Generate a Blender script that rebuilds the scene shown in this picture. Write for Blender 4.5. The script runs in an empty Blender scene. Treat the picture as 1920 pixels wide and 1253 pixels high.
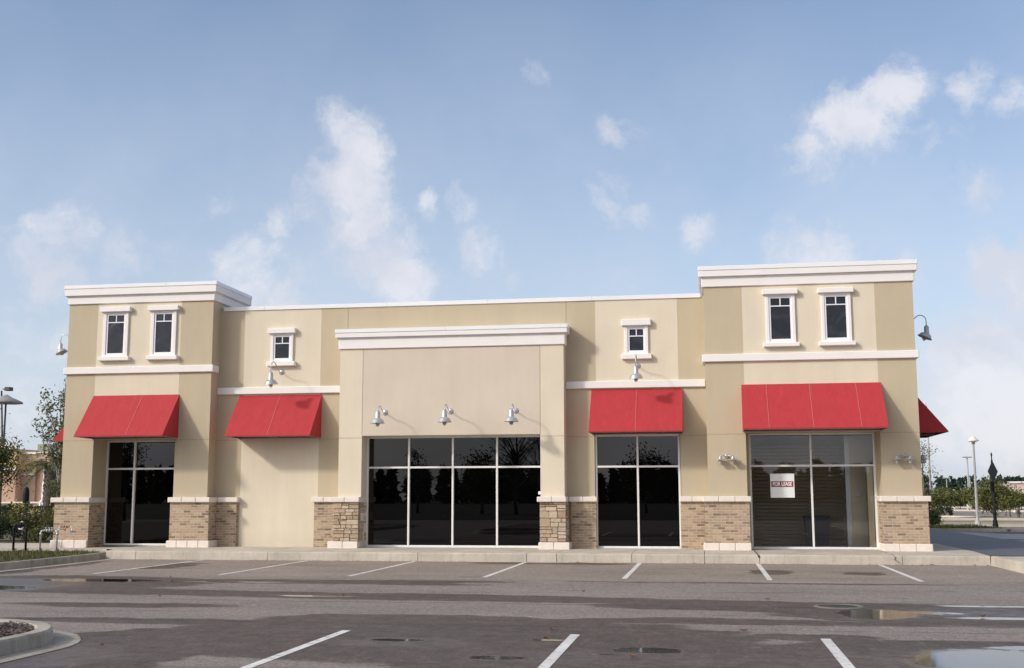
import bpy, math, random
from mathutils import Vector, Matrix
random.seed(7)
SC = bpy.context.scene
COL = SC.collection

# ------------------------------------------------------------ camera
cam = bpy.data.cameras.new('camera')
cam.lens = 41.1; cam.sensor_width = 36; cam.clip_end = 3000
co = bpy.data.objects.new('camera', cam); COL.objects.link(co)
r = Vector((0.98657718, 0.16328571, -0.00180353)); u = Vector((0.02426297, -0.13565773, 0.99045863)); f = Vector((-0.16148307, 0.97720763, 0.13779861))
M = Matrix((r, u, -f)).transposed().to_4x4(); M.translation = Vector((0, -28.369, 1.567))
co.matrix_world = M
SC.camera = co
SC.render.resolution_x = 1024; SC.render.resolution_y = 668

# ------------------------------------------------------------ light
SUN = Vector((-1.3, -1.0, .97)).normalized()
EL = math.asin(SUN.z); AZ = math.atan2(SUN.x, SUN.y)
sl = bpy.data.lights.new('sun', 'SUN'); sl.energy = 1.75; sl.angle = math.radians(5); sl.color = (1, .94, .85)
so = bpy.data.objects.new('sun', sl); COL.objects.link(so)
so.rotation_euler = SUN.to_track_quat('Z', 'Y').to_euler(); so.location = (-30, -30, 40)
SC.view_settings.view_transform = 'Standard'; SC.view_settings.look = 'None'
SC.view_settings.exposure = 0.52; SC.view_settings.gamma = 1

W = bpy.data.worlds.new('World'); SC.world = W; W.use_nodes = True
nt = W.node_tree; nt.nodes.clear()

def N(nt, t, **k):
    n = nt.nodes.new(t)
    for a, b in k.items():
        if a.startswith('i_'):
            n.inputs[int(a[2:]) if a[2:].isdigit() else a[2:].replace('_', ' ')].default_value = b
        else:
            setattr(n, a, b)
    return n
def L(nt, a, b): nt.links.new(a, b)
def val(nt, x, sock):
    if isinstance(x, (int, float)): sock.default_value = x
    elif isinstance(x, tuple): sock.default_value = x
    else: nt.links.new(x, sock)
def mth(nt, op, a, b=0.0, c=0.0, clamp=False):
    n = nt.nodes.new('ShaderNodeMath'); n.operation = op; n.use_clamp = clamp
    val(nt, a, n.inputs[0]); val(nt, b, n.inputs[1]); val(nt, c, n.inputs[2]); return n.outputs[0]
def vmt(nt, op, a, b=(0, 0, 0), out=0):
    n = nt.nodes.new('ShaderNodeVectorMath'); n.operation = op
    val(nt, a, n.inputs[0]); val(nt, b, n.inputs[1]); return n.outputs[out]
def mixc(nt, fac, a, b, mode='MIX'):
    n = nt.nodes.new('ShaderNodeMix'); n.data_type = 'RGBA'; n.blend_type = mode
    val(nt, fac, n.inputs[0]); val(nt, a if not isinstance(a, tuple) else tuple(a) + (1,) * (4 - len(a)), n.inputs[6])
    val(nt, b if not isinstance(b, tuple) else tuple(b) + (1,) * (4 - len(b)), n.inputs[7]); return n.outputs[2]
def mapr(nt, v, a, b, c=0.0, d=1.0, smooth=True):
    n = nt.nodes.new('ShaderNodeMapRange'); n.interpolation_type = 'SMOOTHSTEP' if smooth else 'LINEAR'
    val(nt, v, n.inputs[0]); n.inputs[1].default_value = a; n.inputs[2].default_value = b; n.inputs[3].default_value = c; n.inputs[4].default_value = d
    return n.outputs[0]
def noise(nt, vec, scale, detail=4, rough=.55, out=0, dist=0.0):
    n = nt.nodes.new('ShaderNodeTexNoise'); L(nt, vec, n.inputs['Vector'])
    n.inputs['Scale'].default_value = scale; n.inputs['Detail'].default_value = detail; n.inputs['Roughness'].default_value = rough; n.inputs['Distortion'].default_value = dist
    return n.outputs[out]

sky = N(nt, 'ShaderNodeTexSky', sky_type='NISHITA', sun_disc=False, sun_elevation=EL, sun_rotation=AZ % (2 * math.pi), altitude=0, air_density=1.0, dust_density=1.2, ozone_density=1.3)
tc = N(nt, 'ShaderNodeTexCoord'); dv = tc.outputs['Generated']
wn = noise(nt, dv, 10, 8, .62, out=1)
warp = vmt(nt, 'SCALE', vmt(nt, 'SUBTRACT', wn, (.5, .5, .5))); warp.node.inputs[3].default_value = .07
dw = vmt(nt, 'ADD', dv, warp)
CL = [(-0.299, 0.908, 0.294, 0.0267, 0.8), (-0.285, 0.916, 0.284, 0.0289, 1), (-0.293, 0.922, 0.254, 0.0356, 1), (-0.282, 0.932, 0.228, 0.0356, 0.95), (-0.299, 0.926, 0.232, 0.0267, 0.8), (-0.266, 0.943, 0.203, 0.0333, 0.9), (-0.251, 0.95, 0.185, 0.0311, 0.85), (-0.275, 0.923, 0.268, 0.0222, 0.8), (-0.315, 0.919, 0.236, 0.0178, 0.5), (0.107, 0.948, 0.299, 0.0333, 1), (0.09, 0.955, 0.284, 0.0284, 0.95), (0.14, 0.944, 0.3, 0.0311, 0.9), (0.16, 0.934, 0.32, 0.0267, 1), (0.18, 0.941, 0.286, 0.0267, 0.55), (0.205, 0.925, 0.318, 0.0218, 0.8), (0.237, 0.924, 0.301, 0.0252, 0.8), (0.082, 0.947, 0.311, 0.0198, 0.7), (-0.132, 0.927, 0.351, 0.0169, 0.75), (-0.146, 0.929, 0.339, 0.0124, 0.5), (-0.057, 0.953, 0.298, 0.0187, 0.5), (-0.038, 0.959, 0.28, 0.0178, 0.5), (-0.077, 0.966, 0.247, 0.0267, 0.6), (-0.055, 0.968, 0.244, 0.0178, 0.6), (-0.002, 0.977, 0.214, 0.02, 0.65), (-0.227, 0.943, 0.245, 0.0133, 0.75), (-0.198, 0.95, 0.241, 0.02, 0.5), (-0.186, 0.96, 0.208, 0.0222, 0.5), (-0.398, 0.886, 0.24, 0.0178, 0.5), (-0.353, 0.909, 0.221, 0.0222, 0.5), (-0.367, 0.912, 0.182, 0.0333, 0.8), (-0.387, 0.902, 0.192, 0.0222, 0.7), (-0.343, 0.924, 0.17, 0.0311, 0.7), (-0.494, 0.846, 0.2, 0.0267, 0.7), (-0.522, 0.834, 0.177, 0.04, 0.75), (-0.47, 0.863, 0.185, 0.0356, 0.65), (0.102, 0.975, 0.196, 0.0356, 0.75), (0.072, 0.978, 0.198, 0.0222, 0.6), (0.221, 0.971, 0.096, 0.0484, 1.1), (0.24, 0.963, 0.12, 0.0327, 1.0), (0.245, 0.955, 0.17, 0.0307, 1.1), (0.238, 0.969, 0.062, 0.0533, 1.0), (0.16, 0.97, 0.184, 0.0222, 0.5), (-0.524, 0.843, 0.123, 0.04, 0.5), (-0.531, 0.844, 0.072, 0.04, 0.6), (-0.052, 0.982, 0.18, 0.0222, 0.5), (0.219, 0.946, 0.237, 0.0222, 0.5), (0.196, 0.98, 0.042, 0.04, 0.6), (-0.16, 0.969, 0.186, 0.0267, 0.35), (-0.429, 0.882, 0.196, 0.0222, 0.4)]
fld = 0.0
for (a, b, c, rad, s) in CL:
    d = vmt(nt, 'DISTANCE', dw, (a, b, c), out=1)
    g = mapr(nt, d, rad * 1.75, 0.0, 0.0, s)
    fld = mth(nt, 'MAXIMUM', fld, g)
sep = N(nt, 'ShaderNodeSeparateXYZ'); L(nt, dv, sep.inputs[0])
# clouds of the rest of the sky (behind the camera: a grey broken layer)
back = mapr(nt, sep.outputs[1], .45, -.1)
n2 = noise(nt, dv, 3.2, 6, .6)
bf = mth(nt, 'MULTIPLY', back, mapr(nt, n2, .34, .62, .25, 1.0))
n1 = noise(nt, dw, 20, 10, .64)
fl2 = mth(nt, 'ADD', fld, mth(nt, 'MULTIPLY', mth(nt, 'SUBTRACT', n1, .5), 2.1))
dens = mapr(nt, fl2, .20, .98)
dens = mth(nt, 'MAXIMUM', mth(nt, 'MULTIPLY', dens, mapr(nt, fld, .0, .25)), bf)
# thin high veil, stronger low down
veil = mth(nt, 'MULTIPLY', mapr(nt, sep.outputs[2], .45, .03, .04, .88, False), mapr(nt, noise(nt, dv, 6, 5, .6), .25, .75, .6, 1.1))
cshade = mapr(nt, noise(nt, dw, 14, 4), .35, .65)
ccol = mixc(nt, cshade, (4.8, 4.95, 5.6), (5.95, 5.95, 6.3))
ccol = mixc(nt, back, ccol, (3.8, 3.85, 4.1))
lowb = mapr(nt, sep.outputs[2], .16, .06)
ccol = mixc(nt, mth(nt, 'MULTIPLY', mth(nt, 'MULTIPLY', lowb, back), .9), ccol, mixc(nt, mapr(nt, noise(nt, dv, 7, 4), .35, .65), (7.0, 7.0, 7.6), (10.2, 10.0, 10.2)))
# bright aureole of the hazy sun, behind and left of the camera
sd = vmt(nt, 'DOT_PRODUCT', dv, tuple(SUN), out=1)
aur = mapr(nt, sd, .74, 1.0)
aur = mth(nt, 'MULTIPLY', mth(nt, 'MULTIPLY', aur, aur), 17.0)
c1 = mixc(nt, veil, vmt(nt, 'MULTIPLY', sky.outputs[0], (1.07, 1.06, 1.09)), (4.6, 5.05, 5.95))
c2 = mixc(nt, mth(nt, 'MULTIPLY', dens, .84), c1, ccol)
bg = N(nt, 'ShaderNodeBackground'); bg.inputs[1].default_value = .1
ag = vmt(nt, 'SCALE', (1.0, .93, .84)); L(nt, aur, ag.node.inputs[3])
L(nt, vmt(nt, 'ADD', c2, ag), bg.inputs[0])
wo = N(nt, 'ShaderNodeOutputWorld'); L(nt, bg.outputs[0], wo.inputs[0])

# ------------------------------------------------------------ materials
def mat(name):
    m = bpy.data.materials.new(name); m.use_nodes = True; t = m.node_tree
    b = t.nodes['Principled BSDF']; return m, t, b
def bump(t, b, h, strength, dist=.01):
    n = t.nodes.new('ShaderNodeBump'); n.inputs['Strength'].default_value = strength; n.inputs['Distance'].default_value = dist
    L(t, h, n.inputs['Height']); L(t, n.outputs[0], b.inputs['Normal'])
def pos(t):
    return t.nodes.new('ShaderNodeNewGeometry').outputs['Position']
def plain(name, col, rough=.5, metal=0, var=.12, scale=3, bmp=0, spec=.5):
    m, t, b = mat(name)
    o = N(t, 'ShaderNodeTexCoord').outputs['Object']
    v = mapr(t, noise(t, o, scale, 5), .25, .75, 1 - var, 1 + var, False)
    c = vmt(t, 'SCALE', tuple(col)); L(t, v, c.node.inputs[3]); L(t, c, b.inputs['Base Color'])
    b.inputs['Roughness'].default_value = rough; b.inputs['Metallic'].default_value = metal
    b.inputs['Specular IOR Level'].default_value = spec
    if bmp: bump(t, b, noise(t, o, scale * 12, 4), bmp, .01)
    return m
def stucco(name, col):
    m, t, b = mat(name); p = pos(t)
    big = mapr(t, noise(t, p, .9, 4), .3, .7, .965, 1.035, False)
    ps = vmt(t, 'MULTIPLY', p, (3.0, 3.0, .45))
    st = mapr(t, noise(t, ps, 1.0, 5, .65), .3, .75, 1.03, .955, False)
    fine = mapr(t, noise(t, p, 60, 3), .2, .8, .97, 1.03, False)
    sx = N(t, 'ShaderNodeSeparateXYZ'); L(t, p, sx.inputs[0])
    # splash dirt close to the ground
    low = mapr(t, sx.outputs[2], .25, .75, .9, 1.0)
    k = mth(t, 'MULTIPLY', mth(t, 'MULTIPLY', big, st), mth(t, 'MULTIPLY', fine, low))
    c = vmt(t, 'SCALE', tuple(col)); L(t, k, c.node.inputs[3]); L(t, c, b.inputs['Base Color'])
    b.inputs['Roughness'].default_value = .9; b.inputs['Specular IOR Level'].default_value = .25
    h = mth(t, 'ADD', noise(t, p, 140, 3), mth(t, 'MULTIPLY', noise(t, p, 2.2, 2), 1.5))
    bump(t, b, h, .22, .006)
    return m
LIGHT = stucco('stucco_light', (.685, .605, .475))
TAN = stucco('stucco_tan', (.508, .428, .305))
FIELD = stucco('stucco_field', (.61, .53, .435))
PIER = stucco('stucco_pier', (.685, .605, .475))
WHITE = plain('trim_white', (.80, .765, .745), .7, var=.035, scale=2, bmp=.05)
COPING = plain('coping_metal', (.80, .80, .82), .35, var=.03, scale=1.5)
CASTST = plain('cast_stone', (.74, .665, .60), .8, var=.06, scale=5, bmp=.15)
VINYL = plain('white_vinyl', (.82, .82, .86), .35, var=.03)
ALU = plain('storefront_aluminium', (.78, .77, .76), .4, metal=0, var=.05)
GALV = plain('galvanised_metal', (.50, .51, .53), .38, metal=.55, var=.05, scale=9)
GALVD = plain('dull_galvanised', (.34, .35, .36), .5, metal=.6, var=.15, scale=9)
BRASS = plain('weathered_brass', (.36, .19, .10), .5, metal=.5, var=.3, scale=30)
BLACK = plain('black_paint', (.010, .010, .012), .65, var=.2, spec=.25)
POLE = plain('painted_pole', (.38, .365, .35), .5, var=.06)
CREAMP = plain('cream_lamp', (.75, .70, .60), .5, var=.05)
DARKP = plain('bronze_dark', (.05, .045, .05), .5, var=.1)
ROOFM = plain('roof_membrane', (.45, .45, .45), .9)
MULCH = plain('bark_mulch', (.10, .075, .065), .9, var=.5, scale=30, bmp=.5)
SIGNW = plain('sign_white', (.86, .88, .87), .4, var=.02)
SIGNR = plain('sign_red', (.30, .035, .035), .4, var=.05)

def glassbulb():
    m, t, b = mat('clear_glass'); b.inputs['Base Color'].default_value = (.8, .78, .72, 1); b.inputs['Roughness'].default_value = .1
    b.inputs['Transmission Weight'].default_value = .7; return m
BULB = glassbulb()

def awning():
    m, t, b = mat('awning_canvas')
    o = pos(t)
    v = mapr(t, noise(t, vmt(t, 'MULTIPLY', o, (2.2, 2.2, .5)), 1.7, 6, .65), .3, .7, .93, 1.05, False)
    w = mapr(t, noise(t, o, 250, 2), .3, .7, .95, 1.05, False)
    c = vmt(t, 'SCALE', (.405, .034, .041)); L(t, mth(t, 'MULTIPLY', v, w), c.node.inputs[3]); L(t, c, b.inputs['Base Color'])
    b.inputs['Roughness'].default_value = .75; b.inputs['Specular IOR Level'].default_value = .3
    
    wr = noise(t, vmt(t, 'MULTIPLY', o, (1.0, 1.0, .35)), 4.5, 3, .5)
    bump(t, b, mth(t, 'ADD', mth(t, 'MULTIPLY', wr, 9.0), noise(t, o, 200, 2)), .35, .006)
    return m
RED = awning()
SEAM = plain('awning_seam', (.55, .13, .13), .7, var=.1)
STAIN = plain('awning_stain', (.33, .03, .035), .8, var=.12)

def brick(name='face_brick', bw=.205, bh=.068, cols=None):
    m, t, b = mat(name)
    uv = N(t, 'ShaderNodeUVMap').outputs[0]
    s = N(t, 'ShaderNodeSeparateXYZ'); L(t, uv, s.inputs[0])
    v = mth(t, 'DIVIDE', s.outputs[1], bh); row = mth(t, 'FLOOR', v)
    off = mth(t, 'MULTIPLY', mth(t, 'MODULO', mth(t, 'ABSOLUTE', row), 2.0), .5)
    uu = mth(t, 'ADD', mth(t, 'DIVIDE', s.outputs[0], bw), off); cl = mth(t, 'FLOOR', uu)
    fu = mth(t, 'FRACT', uu); fv = mth(t, 'FRACT', v)
    eu = mth(t, 'MULTIPLY', mth(t, 'MINIMUM', fu, mth(t, 'SUBTRACT', 1.0, fu)), bw)
    ev = mth(t, 'MULTIPLY', mth(t, 'MINIMUM', fv, mth(t, 'SUBTRACT', 1.0, fv)), bh)
    e = mth(t, 'MINIMUM', eu, ev)
    mort = mapr(t, e, .004, .008)
    cb = N(t, 'ShaderNodeCombineXYZ'); L(t, cl, cb.inputs[0]); L(t, row, cb.inputs[1])
    wnn = N(t, 'ShaderNodeTexWhiteNoise', noise_dimensions='3D'); L(t, cb.outputs[0], wnn.inputs[0])
    rp = N(t, 'ShaderNodeValToRGB'); L(t, wnn.outputs[0], rp.inputs[0])
    cols = cols or [(0, (.19, .14, .105)), (.17, (.29, .215, .155)), (.3, (.36, .265, .185)), (.5, (.43, .32, .215)), (.72, (.39, .275, .195)), (.86, (.48, .365, .25)), (1, (.46, .335, .215))]
    rp.color_ramp.elements[0].position = cols[0][0]; rp.color_ramp.elements[0].color = cols[0][1] + (1,)
    rp.color_ramp.elements[1].position = cols[-1][0]; rp.color_ramp.elements[1].color = cols[-1][1] + (1,)
    for p_, c_ in cols[1:-1]:
        el = rp.color_ramp.elements.new(p_); el.color = c_ + (1,)
    p = pos(t)
    vv = mapr(t, noise(t, p, 22, 4), .3, .7, .86, 1.12, False)
    bc = vmt(t, 'SCALE', rp.outputs[0]); L(t, vv, bc.node.inputs[3])
    c = mixc(t, mort, (.50, .425, .345), bc)
    L(t, c, b.inputs['Base Color']); b.inputs['Roughness'].default_value = .9; b.inputs['Specular IOR Level'].default_value = .2
    bump(t, b, mth(t, 'ADD', mort, mth(t, 'MULTIPLY', noise(t, p, 60, 3), .3)), .6, .008)
    return m
BRICK = brick()
def stone():
    m, t, b = mat('ledge_stone')
    g = t.nodes.new('ShaderNodeNewGeometry')
    rp = N(t, 'ShaderNodeValToRGB'); L(t, g.outputs['Random Per Island'], rp.inputs[0])
    cols = [(0, (.40, .30, .20)), (.25, (.52, .42, .30)), (.5, (.36, .245, .17)), (.62, (.44, .29, .21)), (.75, (.58, .49, .38)), (1, (.34, .27, .20))]
    rp.color_ramp.elements[0].color = cols[0][1] + (1,); rp.color_ramp.elements[1].color = cols[-1][1] + (1,)
    for p_, c_ in cols[1:-1]:
        el = rp.color_ramp.elements.new(p_); el.color = c_ + (1,)
    v = mapr(t, noise(t, g.outputs['Position'], 26, 5, .65), .3, .7, .75, 1.2, False)
    c = vmt(t, 'SCALE', rp.outputs[0]); L(t, v, c.node.inputs[3]); L(t, c, b.inputs['Base Color'])
    b.inputs['Roughness'].default_value = .9
    bump(t, b, noise(t, g.outputs['Position'], 35, 5, .6), .9, .02); return m
STONE = stone()

def concrete(name, col, dirty=.25):
    m, t, b = mat(name); p = pos(t)
    a = mapr(t, noise(t, p, 1.2, 6, .65), .3, .72, 1 - dirty, 1.08, False)
    f2 = mapr(t, noise(t, p, 45, 4), .25, .75, .9, 1.08, False)
    ps = vmt(t, 'MULTIPLY', p, (5.0, 5.0, .6))
    st = mapr(t, noise(t, ps, 1.3, 5, .7), .5, .72, 1.0, 1 - dirty * .8, False)
    c = vmt(t, 'SCALE', tuple(col)); L(t, mth(t, 'MULTIPLY', mth(t, 'MULTIPLY', a, f2), st), c.node.inputs[3])
    L(t, c, b.inputs['Base Color']); b.inputs['Roughness'].default_value = .85; b.inputs['Specular IOR Level'].default_value = .3
    bump(t, b, noise(t, p, 80, 4), .3, .006); return m
CONC = concrete('sidewalk_concrete', (.56, .505, .43), .28)
KERB = concrete('kerb_concrete', (.45, .405, .34), .45)
KERBL = concrete('kerb_concrete_far', (.55, .50, .43), .15)

def field2d(t, p, blobs):
    s = N(t, 'ShaderNodeSeparateXYZ'); L(t, p, s.inputs[0])
    fx = 0.0
    for (cx, cy, rx, ry, st) in blobs:
        dx = mth(t, 'DIVIDE', mth(t, 'SUBTRACT', s.outputs[0], cx), rx)
        dy = mth(t, 'DIVIDE', mth(t, 'SUBTRACT', s.outputs[1], cy), ry)
        d = mth(t, 'ADD', mth(t, 'MULTIPLY', dx, dx), mth(t, 'MULTIPLY', dy, dy))
        fx = mth(t, 'MAXIMUM', fx, mapr(t, d, 1.9, 0.15, 0.0, st))
    return fx
PUDDLE = [(-12.6, -9.2, 1.2, .55, 1), (-13.6, -8.6, .7, .5, .9), (-11.5, -7.2, 1.4, .42, 1), (-8.7, -7.25, 1.2, .12, .8), (-14.6, -5.2, .5, 1.0, .75), (-6.2, -10.05, .7, .14, 1), (2.2, -11.75, .55, .75, 1), (2.9, -11.5, .6, .35, .7), (3.9, -10.42, .8, .12, 1),
          (3.75, -12.12, .75, .17, 1), (2.75, -16.4, .95, 1.15, .95), (3.3, -15.2, .5, .18, .9), (-3.45, -15.5, .36, .14, .85), (-.62, -15.95, .42, .22, 1), (-1.78, -15.25, .2, .07, 1), (-2.1, -16.75, .4, .2, .75), (-1.05, -16.35, .2, .05, 1)]
SHEEN = [(11.6, 20.5, 2.6, 3.6, 1), (13.5, 15.5, 3.0, 1.6, 1), (12.6, 12.0, 2.2, 1.2, .85), (10.6, 24.5, 1.6, 1.0, 1), (14.5, 22, 2.5, 1.5, 1), (-6.5, -17.3, .8, 1.0, .75), (3.6, -11.3, 1.6, .9, .6), (1.9, -12.2, .9, .5, .6), (-.8, -16.6, 1.6, .7, .6), (2.0, -16.8, 1.8, 1.2, .65), (-13.0, -8.6, 1.9, 1.8, 1.1), (-3.3, -15.7, 1.0, .5, .7), (-3.5, -14.6, 2.0, .6, .45)]
WET = [(-12.3, -7.9, 3.2, 1.9, 1), (-7.6, -7.0, 3.4, .55, .85), (-5.5, -6.6, 2.2, .22, .8), (-6.5, -9.8, 5.5, .5, .9), (-2, -10.3, 5.5, .42, .85), (2.5, -11.0, 4.2, .7, 1), (3.5, -11.8, 2.6, 1.2, 1), (-3, -15.2, 3.6, 2.2, .95), (-3.5, -13.6, 2.6, .9, .9),
       (-1.2, -16.6, 2.4, 1.2, 1), (-6.3, -16.6, 1.5, 1.8, .95), (-6.6, -14.0, 2.8, .38, .8), (2.6, -16.6, 2.6, 2.0, 1), (1.1, -14.6, .9, .35, .8), (-8.6, -12.0, 2.2, .45, .65), (0.0, -13.0, 2.3, .45, .7), (3.0, -13.0, 2.5, .35, .55),
       (1.9, -6.3, 2.4, .16, .85), (-1.2, -6.35, 1.6, .12, .7), (1.25, -3.1, .5, .8, .85), (3.2, -3.3, .55, .5, .85), (-12.2, -2.6, .5, 1.3, .8), (-4.7, -.45, 1.1, .4, .8), (-2.9, -.5, 1.2, .45, .8), (-5.0, -7.4, 1.2, .3, .7), (-8.6, -2.5, .3, .4, .4),
       (12.5, 17, 5, 9, 1), (-15.0, -4, .7, 3.5, .8), (-10, -9.3, 3.5, .3, .6)]
def asphalt():
    m, t, b = mat('asphalt'); p = pos(t)
    ns = vmt(t, 'SCALE', vmt(t, 'SUBTRACT', noise(t, p, 1.1, 5, .6, out=1), (.5, .5, .5))); ns.node.inputs[3].default_value = .75
    pw = vmt(t, 'ADD', p, vmt(t, 'MULTIPLY', ns, (1.5, .7, 0)))
    ns2 = vmt(t, 'SCALE', vmt(t, 'SUBTRACT', noise(t, p, 2.4, 5, .6, out=1), (.5, .5, .5))); ns2.node.inputs[3].default_value = .3
    pw2 = vmt(t, 'ADD', p, vmt(t, 'MULTIPLY', ns2, (1.3, .6, 0)))
    wet0 = field2d(t, pw, WET); pud0 = field2d(t, pw2, PUDDLE)
    strk = vmt(t, 'MULTIPLY', p, (.28, 1.6, 1.0))
    sn = noise(t, strk, 1.0, 7, .66)
    wet = mapr(t, mth(t, 'ADD', wet0, mth(t, 'MULTIPLY', mth(t, 'SUBTRACT', sn, .5), .9)), .42, .58)
    damp = mapr(t, sn, .56, .66, 0, .45)
    wet = mth(t, 'MAXIMUM', wet, damp)  # damp streaks
    pn = noise(t, p, 5, 5, .65)
    pn2 = noise(t, p, 38, 3, .6)
    pud = mapr(t, mth(t, 'ADD', mth(t, 'ADD', pud0, mth(t, 'MULTIPLY', mth(t, 'SUBTRACT', pn, .5), .8)), mth(t, 'MULTIPLY', mth(t, 'SUBTRACT', pn2, .5), .35)), .46, .80)
    she0 = field2d(t, pw, SHEEN)
    sheen = mapr(t, mth(t, 'ADD', mth(t, 'MAXIMUM', she0, pud0), mth(t, 'MULTIPLY', mth(t, 'SUBTRACT', pn, .5), .7)), .2, .85)
    agg = N(t, 'ShaderNodeTexVoronoi'); L(t, p, agg.inputs['Vector']); agg.inputs['Scale'].default_value = 75
    ag2 = N(t, 'ShaderNodeTexVoronoi'); L(t, vmt(t, 'MULTIPLY', p, (1.0, .35, 1.0)), ag2.inputs['Vector']); ag2.inputs['Scale'].default_value = 24
    ac2 = N(t, 'ShaderNodeSeparateColor'); L(t, ag2.outputs['Color'], ac2.inputs[0])
    agv2 = mapr(t, ac2.outputs[0], 0, 1, .90, 1.09, False); spk2 = mapr(t, ac2.outputs[1], .965, 1.0, 0, .45)
    ac = N(t, 'ShaderNodeSeparateColor'); L(t, agg.outputs['Color'], ac.inputs[0])
    agv = mapr(t, ac.outputs[0], 0, 1, .62, 1.34, False)
    spk = mapr(t, ac.outputs[1], .93, .99, 0, .5)
    mid = mapr(t, noise(t, p, 11, 6, .8), .25, .75, .84, 1.14, False)
    big = mapr(t, noise(t, vmt(t, 'MULTIPLY', p, (.35, .8, 1)), .8, 5, .6), .3, .7, .84, 1.12, False)
    k = mth(t, 'MULTIPLY', mth(t, 'MULTIPLY', mth(t, 'MULTIPLY', agv, agv2), mid), big)
    # stalls near the shop are a browner, paler pour of asphalt
    sy = N(t, 'ShaderNodeSeparateXYZ'); L(t, p, sy.inputs[0])
    stall = mth(t, 'MULTIPLY', mapr(t, sy.outputs[1], -6.15, -6.05), mapr(t, sy.outputs[0], 8.6, 8.5))
    base = mixc(t, stall, (.252, .214, .190), (.278, .230, .197))
    c = vmt(t, 'SCALE', base); L(t, k, c.node.inputs[3])
    c = mixc(t, mth(t, 'MAXIMUM', spk, spk2), c, (.40, .37, .34))
    # seams: long tar joints parallel to the shop
    wob = mth(t, 'MULTIPLY', mth(t, 'SUBTRACT', noise(t, p, .5, 4), .5), .35)
    yy = mth(t, 'ADD', sy.outputs[1], wob)
    jm = 0.0
    for yj, wj in ((-6.1, .028), (-10.95, .03), (-13.9, .018)):
        jm = mth(t, 'MAXIMUM', jm, mapr(t, mth(t, 'ABSOLUTE', mth(t, 'SUBTRACT', yy, yj)), wj * 1.7, wj * .5))
    jm = mth(t, 'MULTIPLY', jm, mapr(t, noise(t, p, 1.3, 4), .38, .55, .15, .8))
    c = mixc(t, mth(t, 'MULTIPLY', jm, .75), c, (.035, .032, .03))
    wc = vmt(t, 'SCALE', c); L(t, mapr(t, noise(t, p, 3.5, 6, .7), .3, .7, .20, .46, False), wc.node.inputs[3])
    wc = vmt(t, 'MULTIPLY', wc, (1.08, .98, .93))
    c = mixc(t, mth(t, 'MULTIPLY', wet, .9), c, wc)
    # small tar flecks and oil spots
    fk = mapr(t, noise(t, vmt(t, 'MULTIPLY', p, (1.0, 1.6, 1)), 3.1, 3, .5), .70, .76)
    oil = mapr(t, noise(t, vmt(t, 'ADD', p, (31.0, 7.0, 0)), .9, 3, .5), .66, .76, 0, .45)
    c = mixc(t, mth(t, 'MAXIMUM', mth(t, 'MULTIPLY', fk, .55), oil), c, (.05, .045, .04))
    c = mixc(t, pud, c, (.022, .021, .020))
    L(t, c, b.inputs['Base Color'])
    ro = mth(t, 'SUBTRACT', .90, mth(t, 'MULTIPLY', wet, .14))
    ro = mth(t, 'SUBTRACT', ro, mth(t, 'MULTIPLY', sheen, .40))
    n = N(t, 'ShaderNodeMix'); n.data_type = 'FLOAT'; L(t, pud, n.inputs[0]); L(t, ro, n.inputs[2]); n.inputs[3].default_value = .03
    L(t, n.outputs[0], b.inputs['Roughness'])
    b.inputs['Specular IOR Level'].default_value = .35
    bn = t.nodes.new('ShaderNodeBump'); L(t, mth(t, 'ADD', ac.outputs[0], mth(t, 'MULTIPLY', noise(t, p, 30, 3), 1.5)), bn.inputs['Height'])
    L(t, mth(t, 'SUBTRACT', .52, mth(t, 'MULTIPLY', pud, .50)), bn.inputs['Strength']); bn.inputs['Distance'].default_value = .008
    L(t, bn.outputs[0], b.inputs['Normal'])
    return m
ASPH = asphalt()
def paint():
    m, t, b = mat('road_paint'); p = pos(t)
    w = mapr(t, noise(t, p, 9, 6, .7), .30, .52, .25, 1)
    w2 = mapr(t, noise(t, p, 1.3, 4), .3, .7, .78, 1.05, False)
    c = mixc(t, w, (.26, .24, .225), (.74, .72, .69)); cc = vmt(t, 'SCALE', c); L(t, w2, cc.node.inputs[3])
    L(t, cc, b.inputs['Base Color']); b.inputs['Roughness'].default_value = .75
    bump(t, b, noise(t, p, 90, 3), .4, .004); return m
PAINT = paint()

def foliage(name, dark, light, rough=.6):
    m, t, b = mat(name); g = t.nodes.new('ShaderNodeNewGeometry')
    n = noise(t, g.outputs['Position'], 1.3, 3)
    f_ = mth(t, 'ADD', mth(t, 'MULTIPLY', g.outputs['Random Per Island'], .6), mth(t, 'MULTIPLY', mapr(t, n, .35, .65), .4))
    L(t, mixc(t, f_, dark, light), b.inputs['Base Color']); b.inputs['Roughness'].default_value = rough
    b.inputs['Specular IOR Level'].default_value = .3
    tr = N(t, 'ShaderNodeBsdfTranslucent'); L(t, mixc(t, f_, dark, light), tr.inputs[0])
    mx = N(t, 'ShaderNodeMixShader'); mx.inputs[0].default_value = .25
    L(t, b.outputs[0], mx.inputs[1]); L(t, tr.outputs[0], mx.inputs[2])
    L(t, mx.outputs[0], t.nodes['Material Output'].inputs[0]); return m
OLIVE = foliage('foliage_olive', (.05, .06, .016), (.15, .155, .05))
SAGE = foliage('foliage_sage', (.08, .095, .05), (.20, .22, .11))
DGREEN = foliage('foliage_dark', (.018, .032, .014), (.05, .075, .03))
PINEG = foliage('foliage_pine', (.022, .042, .03), (.05, .085, .055))
OAKG = foliage('foliage_oak', (.06, .075, .022), (.18, .185, .065))
TEAL = foliage('foliage_juniper', (.015, .035, .025), (.045, .08, .05))
GRASS = foliage('grass_blades', (.05, .06, .018), (.16, .155, .06))
LITTER = foliage('leaf_brown', (.12, .05, .02), (.34, .20, .09))
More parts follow.
